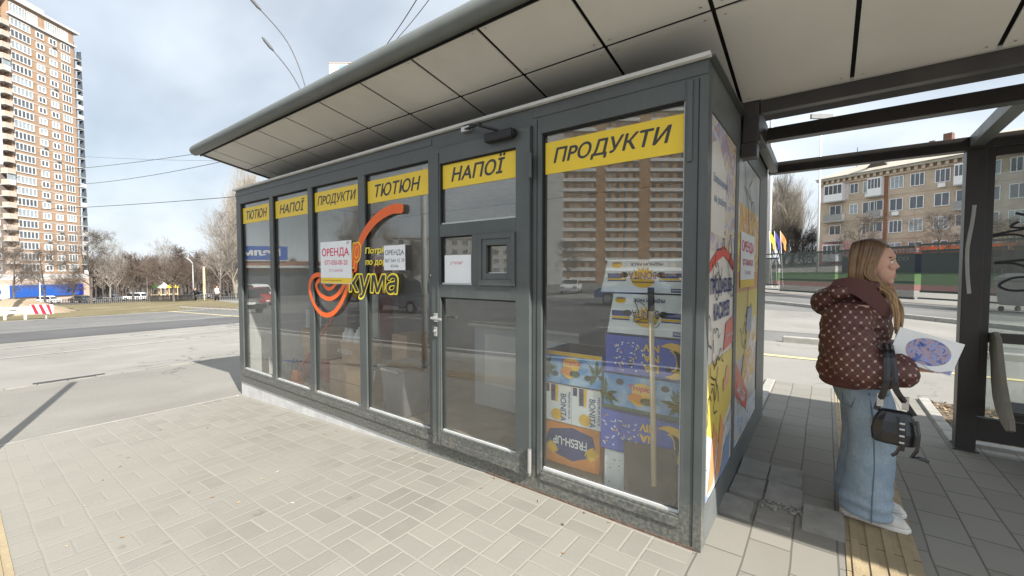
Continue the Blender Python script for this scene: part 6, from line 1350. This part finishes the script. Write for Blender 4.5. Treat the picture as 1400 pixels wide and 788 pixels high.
# playground tower bits
for px, m, lbl in ((211, 'turf_mat', 'green playground roof in the park'), (224, 'white', 'white playground slide in the park'), (235, 'yellow', 'yellow playground roof in the park')):
    p = cw((px - 700) / 574 * 75, 75); t = thing('playground_tower', lbl, 'playground', p); mb = MB()
    for a, b in ((-.6, -.6), (.6, -.6), (.6, .6), (-.6, .6)): mb.box(p.x + a - .05, p.x + a + .05, p.y + b - .05, p.y + b + .05, p.z, p.z + 2.2, 'wood')
    mb.build('posts', t); mb = MB(); mb.add([p + Vector(v) for v in ((-.8, -.8, 2.2), (.8, -.8, 2.2), (.8, .8, 2.2), (-.8, .8, 2.2), (0, 0, 3.2))], [(0, 1, 4), (1, 2, 4), (2, 3, 4), (3, 0, 4), (0, 3, 2, 1)], m); mb.build('roof', t); mb = MB(); mb.box(p.x - .7, p.x + .7, p.y - .7, p.y + .7, p.z + 1.0, p.z + 1.1, 'wood'); mb.build('deck', t)
# overhead wires
def wire(a, b, sag, lbl, r=.018):
    a, b = Vector(a), Vector(b); pts = [a.lerp(b, i / 24) - Vector((0, 0, sag * 4 * (i / 24) * (1 - i / 24))) for i in range(25)]; mb = MB(); mb.tube(pts, r, 'black', 5); tag(mb.build('overhead_wire', loc=a), lbl, 'wire', 'overhead wires')
def dirp(px, y, D): # point at image bearing and height y, D metres ahead
    p = cw((px - 700) / 574 * D, D, 0); p.z = 1.5 + (372 - y) / 574 * D; return p
wire(dirp(60, 236, 70), dirp(420, 188, 40), .5, 'upper wire from the tower towards the kiosk roof', .03); wire(dirp(60, 256, 70), dirp(420, 196, 40), 1.0, 'middle wire from the tower towards the kiosk roof', .03); wire(dirp(60, 287, 70), dirp(420, 262, 40), .2, 'lowest wire from the tower towards the kiosk', .035); wire(dirp(60, 212, 90), dirp(420, 222, 60), .5, 'faint far wire above the park', .02)
wire(dirp(522, 80, 14), dirp(600, -35, 9), .1, 'left one of the two wires rising over the canopy', .012); wire(dirp(536, 70, 14), dirp(622, -35, 9), .1, 'right one of the two wires rising over the canopy', .010)
# post whose shadow crosses the apron
p = Vector((-4.95, -2.39, g(-4.95))); bp_ = thing('bus_stop_post', 'bus stop sign post out on the pavement whose shadow crosses the apron', 'sign post', p)
mb = MB(); mb.tube([p, p + Vector((0, 0, 3.4))], .05, 'pole_grey', 10); mb.build('pole', bp_, smooth=True); mb = MB(); mb.box(p.x - .09, p.x + .09, p.y - .09, p.y + .09, p.z, p.z + .02, 'steel'); mb.build('base_plate', bp_)

# ------------------------------------------------------------------ sports field on the right
fa = Vector((-3.32, 33.2, 0)); fbp = Vector((5.05, 23.42, 0)); fd = (fbp - fa).normalized(); fnr = Vector((-fd.y, fd.x, 0)); 
if fnr.dot(VD) < 0: fnr = -fnr
def fp(s, z=0, k=0): q_ = fa + fd * s + fnr * k; return Vector((q_.x, q_.y, z))
quad_sheet('sidewalk', [tuple(fp(-25, 0, -6.5))[:2], tuple(fp(40, 0, -6.5))[:2], tuple(fp(40, 0, .5))[:2], tuple(fp(-25, 0, .5))[:2]], .002, 'field_apron'.replace('field_apron', 'apron_mat'))
mbk = MB(); 
for i in range(40): a, b = fp(-20 + i * 1.3, 0, -6.5), fp(-20 + i * 1.3 + 1.28, 0, -6.5); mbk.bar(a + Vector((0, 0, .05)), b + Vector((0, 0, .05)), .15, .14, 'kerb_stone')
tag(mbk.build('kerb'), kind='structure')
def zf(k): return 1.42 * max(0, k - .5) / 16.5
def field(name, k0, k1, m, dz):
    mb = MB(); mb.poly([fp(-60, zf(k0) + dz, k0), fp(60, zf(k0) + dz, k0), fp(60, zf(k1) + dz, k1), fp(-60, zf(k1) + dz, k1)], m); tag(mb.build(name), kind='structure')
field('field_path', .5, 5, 'apron_mat', .006); field('running_track', 5, 8, 'track_red', .006); field('football_field', 8, 17.2, 'turf_mat', .006); field('terrace', 17.2, 90, 'apron_mat', .006)
H_ = 2.75
def fpanel(s0, s1, lbl, kind):
    t = thing('fence_panel', lbl, 'fence', fp(s0), 'mesh fence along the sports field'); mb = MB()
    if kind == 'gate':
        zz0, zz1 = .25, H_ - .05
        for s in (s0 + .08, s0 + (s1 - s0) * .36, s0 + (s1 - s0) * .68, s1 - .08): mb.bar(fp(s, zz0), fp(s, zz1), .13, .13, 'pool_plastic')
    else:
        zz0, zz1 = .6, H_ - .3
        for s in (s0 + .12, s1 - .12): mb.bar(fp(s, zz0), fp(s, zz1), .05, .05, 'pool_plastic')
        mb.bar(fp(s0, .28), fp(s1, .28), .07, .07, 'pool_plastic'); mb.bar(fp(s0, H_), fp(s1, H_), .08, .08, 'pool_plastic')
        for k in (.25, .5, .75): s = s0 + (s1 - s0) * k; mb.bar(fp(s, .3), fp(s, zz0), .03, .03, 'pool_plastic')
    for z in (zz0, zz1) + ((1.0,) if kind == 'gate' else ()): mb.bar(fp(s0 + .08, z), fp(s1 - .08, z), .06, .1, 'pool_plastic')
    mb.build('frame', t); mb = MB(); mb.poly([fp(s0 + .1, zz0), fp(s1 - .1, zz0), fp(s1 - .1, zz1), fp(s0 + .1, zz1)], 'fence_mesh'); mb.build('mesh', t)
    mb = MB(); mb.bar(fp(s0, -.05), fp(s0, H_ + .05), .2, .2, 'pool_plastic'); mb.build('post', t)
for s0, s1, k, l in ((-6, -2, 'fix', 'dark mesh fence panel behind the poster wall'), (-2, 1.9, 'fix', 'dark mesh fence panel between the poster wall and the gate'), (1.9, 6.6, 'gate', 'dark mesh gate panel behind the hood of the woman'), (6.6, 11.1, 'gate', 'dark mesh gate panel in front of her face'), (11.2, 14.6, 'fix', 'dark mesh fence panel left of the shelter post'), (14.6, 18.4, 'fix', 'dark mesh fence panel behind the shelter post'), (18.4, 22.4, 'fix', 'dark mesh fence panel behind the shelter glass')):
    fpanel(s0, s1, l, k)
bw = thing('banner_wall', 'dark banner wall with pale letters along the far side of the sports field', 'banner', fp(0, 0, 17)); mb = MB()
bf = Fac(fp(-12, 0, 17), fd); bf.n = -fnr
BA = max(range(0, 600), key=lambda k: -abs(700 + 574 * (bf.p(k / 10, 2) - CAM).dot(VR) / (bf.p(k / 10, 2) - CAM).dot(VD) - 1203)) / 10
bf.slab(mb, 0, 60, 1.3, 3.05, -.2, 0, 'banner_navy'); mb.text('ОКО.СО', bf.p(BA, 2.5, .03), fd, (0, 0, 1), 2.6, .36, 'pole_grey', 0, .02); mb.text('TRACK', bf.p(20, 1.4, .03), fd, (0, 0, 1), 5, .4, 'pole_grey') if False else None
mb.build('banner', bw); mb = MB()
for k in range(10): mb.bar(bf.p(.2 + k * 5, 1.2, -.25), bf.p(.2 + k * 5, 3.15, -.25), .12, .12, 'pool_plastic')
mb.build('posts', bw)
for lat, dep, r, h, l in ((350 / 574 * 36, 36, .17, 26, 'thick white mast behind the fence next to the poster wall'), (417 / 574 * 48, 48, .12, 19, 'thin white mast at the corner of the brick house')):
    p = cw(lat, dep, 0); t = thing('flood_mast', l, 'mast', p, 'white masts at the sports field'); mb = MB(); mb.tube([p, p + Vector((0, 0, h))], [r, r * .75], 'pole_white', 12); mb.build('pole', t, smooth=True); mb = MB(); mb.bar(p + VR * -1.2 + Vector((0, 0, h)), p + VR * 1.2 + Vector((0, 0, h)), .3, .5, 'grey_plastic'); mb.build('floodlight', t); mb = MB(); mb.tube([p, p + Vector((0, 0, .3))], r * 1.6, 'concrete', 12); mb.build('footing', t)
for px, m, l, dxx in ((1056, 'flag_yellow', 'yellow flag at the field fence', .1), (1063, 'flag_navy', 'dark blue flag between the yellow and orange flags', .25), (1071, 'flag_orange', 'orange flag at the field fence', .5)):
    p = cw((px - 700) / 574 * 34, 34, 0); t = thing('flag', l, 'flag', p, 'three flags at the field fence'); tp = p + Vector((0, 0, 4.8)) - VR * .35; mb = MB(); mb.tube([p, tp], .03, 'pole_white', 6); mb.build('pole', t)
    mb = MB(); vs = []
    for i in range(6):
        for j in range(4): u = i / 5; v = j / 3; vs.append(tp + VR * (.6 * u + .10 * math.sin(u * 5 + v)) - Vector((0, 0, .75 * v + .9 * u)) + VD * (.1 * math.sin(u * 6 + v * 2)))
    mb.add(vs, [(i * 4 + j, i * 4 + j + 1, i * 4 + j + 5, i * 4 + j + 4) for i in range(5) for j in range(3)], m); mb.build('cloth', t, smooth=True)
# dumpster and tent behind the shelter glass
d0 = cw(705 / 574 * 15.5, 15.5, 0); t = thing('dumpster', 'dark grey wheeled dumpster seen through the shelter glass', 'dumpster', d0); mb = MB()
def dd(a, b, z): return d0 + fd * a + fnr * b + Vector((0, 0, z))
mb.loft([[dd(a * k, b * k, z) for a, b in ((-.65, -.5), (.65, -.5), (.65, .5), (-.65, .5))] for z, k in ((.25, .85), (1.15, 1.0))], 'grey_plastic'); mb.build('body', t, bevel=.03); mb = MB(); mb.loft([[dd(a * k, b * k, z) for a, b in ((-.68, -.53), (.68, -.53), (.68, .53), (-.68, .53))] for z, k in ((1.155, 1.0), (1.3, .95), (1.45, .6))], 'grey_plastic'); mb.build('lid', t, bevel=.03)
for a, b in ((-.5, -.35), (.5, -.35), (.5, .35), (-.5, .35)): mb = MB(); p = dd(a, b, .1); mb.tube([p - fd * .03, p + fd * .03], .1, 'tyre', 12); mb.bar(p, p + Vector((0, 0, .2)), .04, .04, 'steel'); mb.build('wheel', t)
p = cw(665 / 574 * 50, 50, 0); t = thing('tent', 'white pyramid tent on the sports field behind the shelter glass', 'tent', p); mb = MB(); mb.add([p + Vector(v) for v in ((-2, -2, 2.3), (2, -2, 2.3), (2, 2, 2.3), (-2, 2, 2.3), (0, 0, 3.7))], [(0, 1, 4), (1, 2, 4), (2, 3, 4), (3, 0, 4)], 'white'); mb.build('roof', t)
for a, b in ((-1.9, -1.9), (1.9, -1.9), (1.9, 1.9), (-1.9, 1.9)): mb = MB(); mb.tube([p + Vector((a, b, 0)), p + Vector((a, b, 2.3))], .04, 'pole_white', 6); mb.build('leg', t)

bpy.data.scenes.remove(TS)
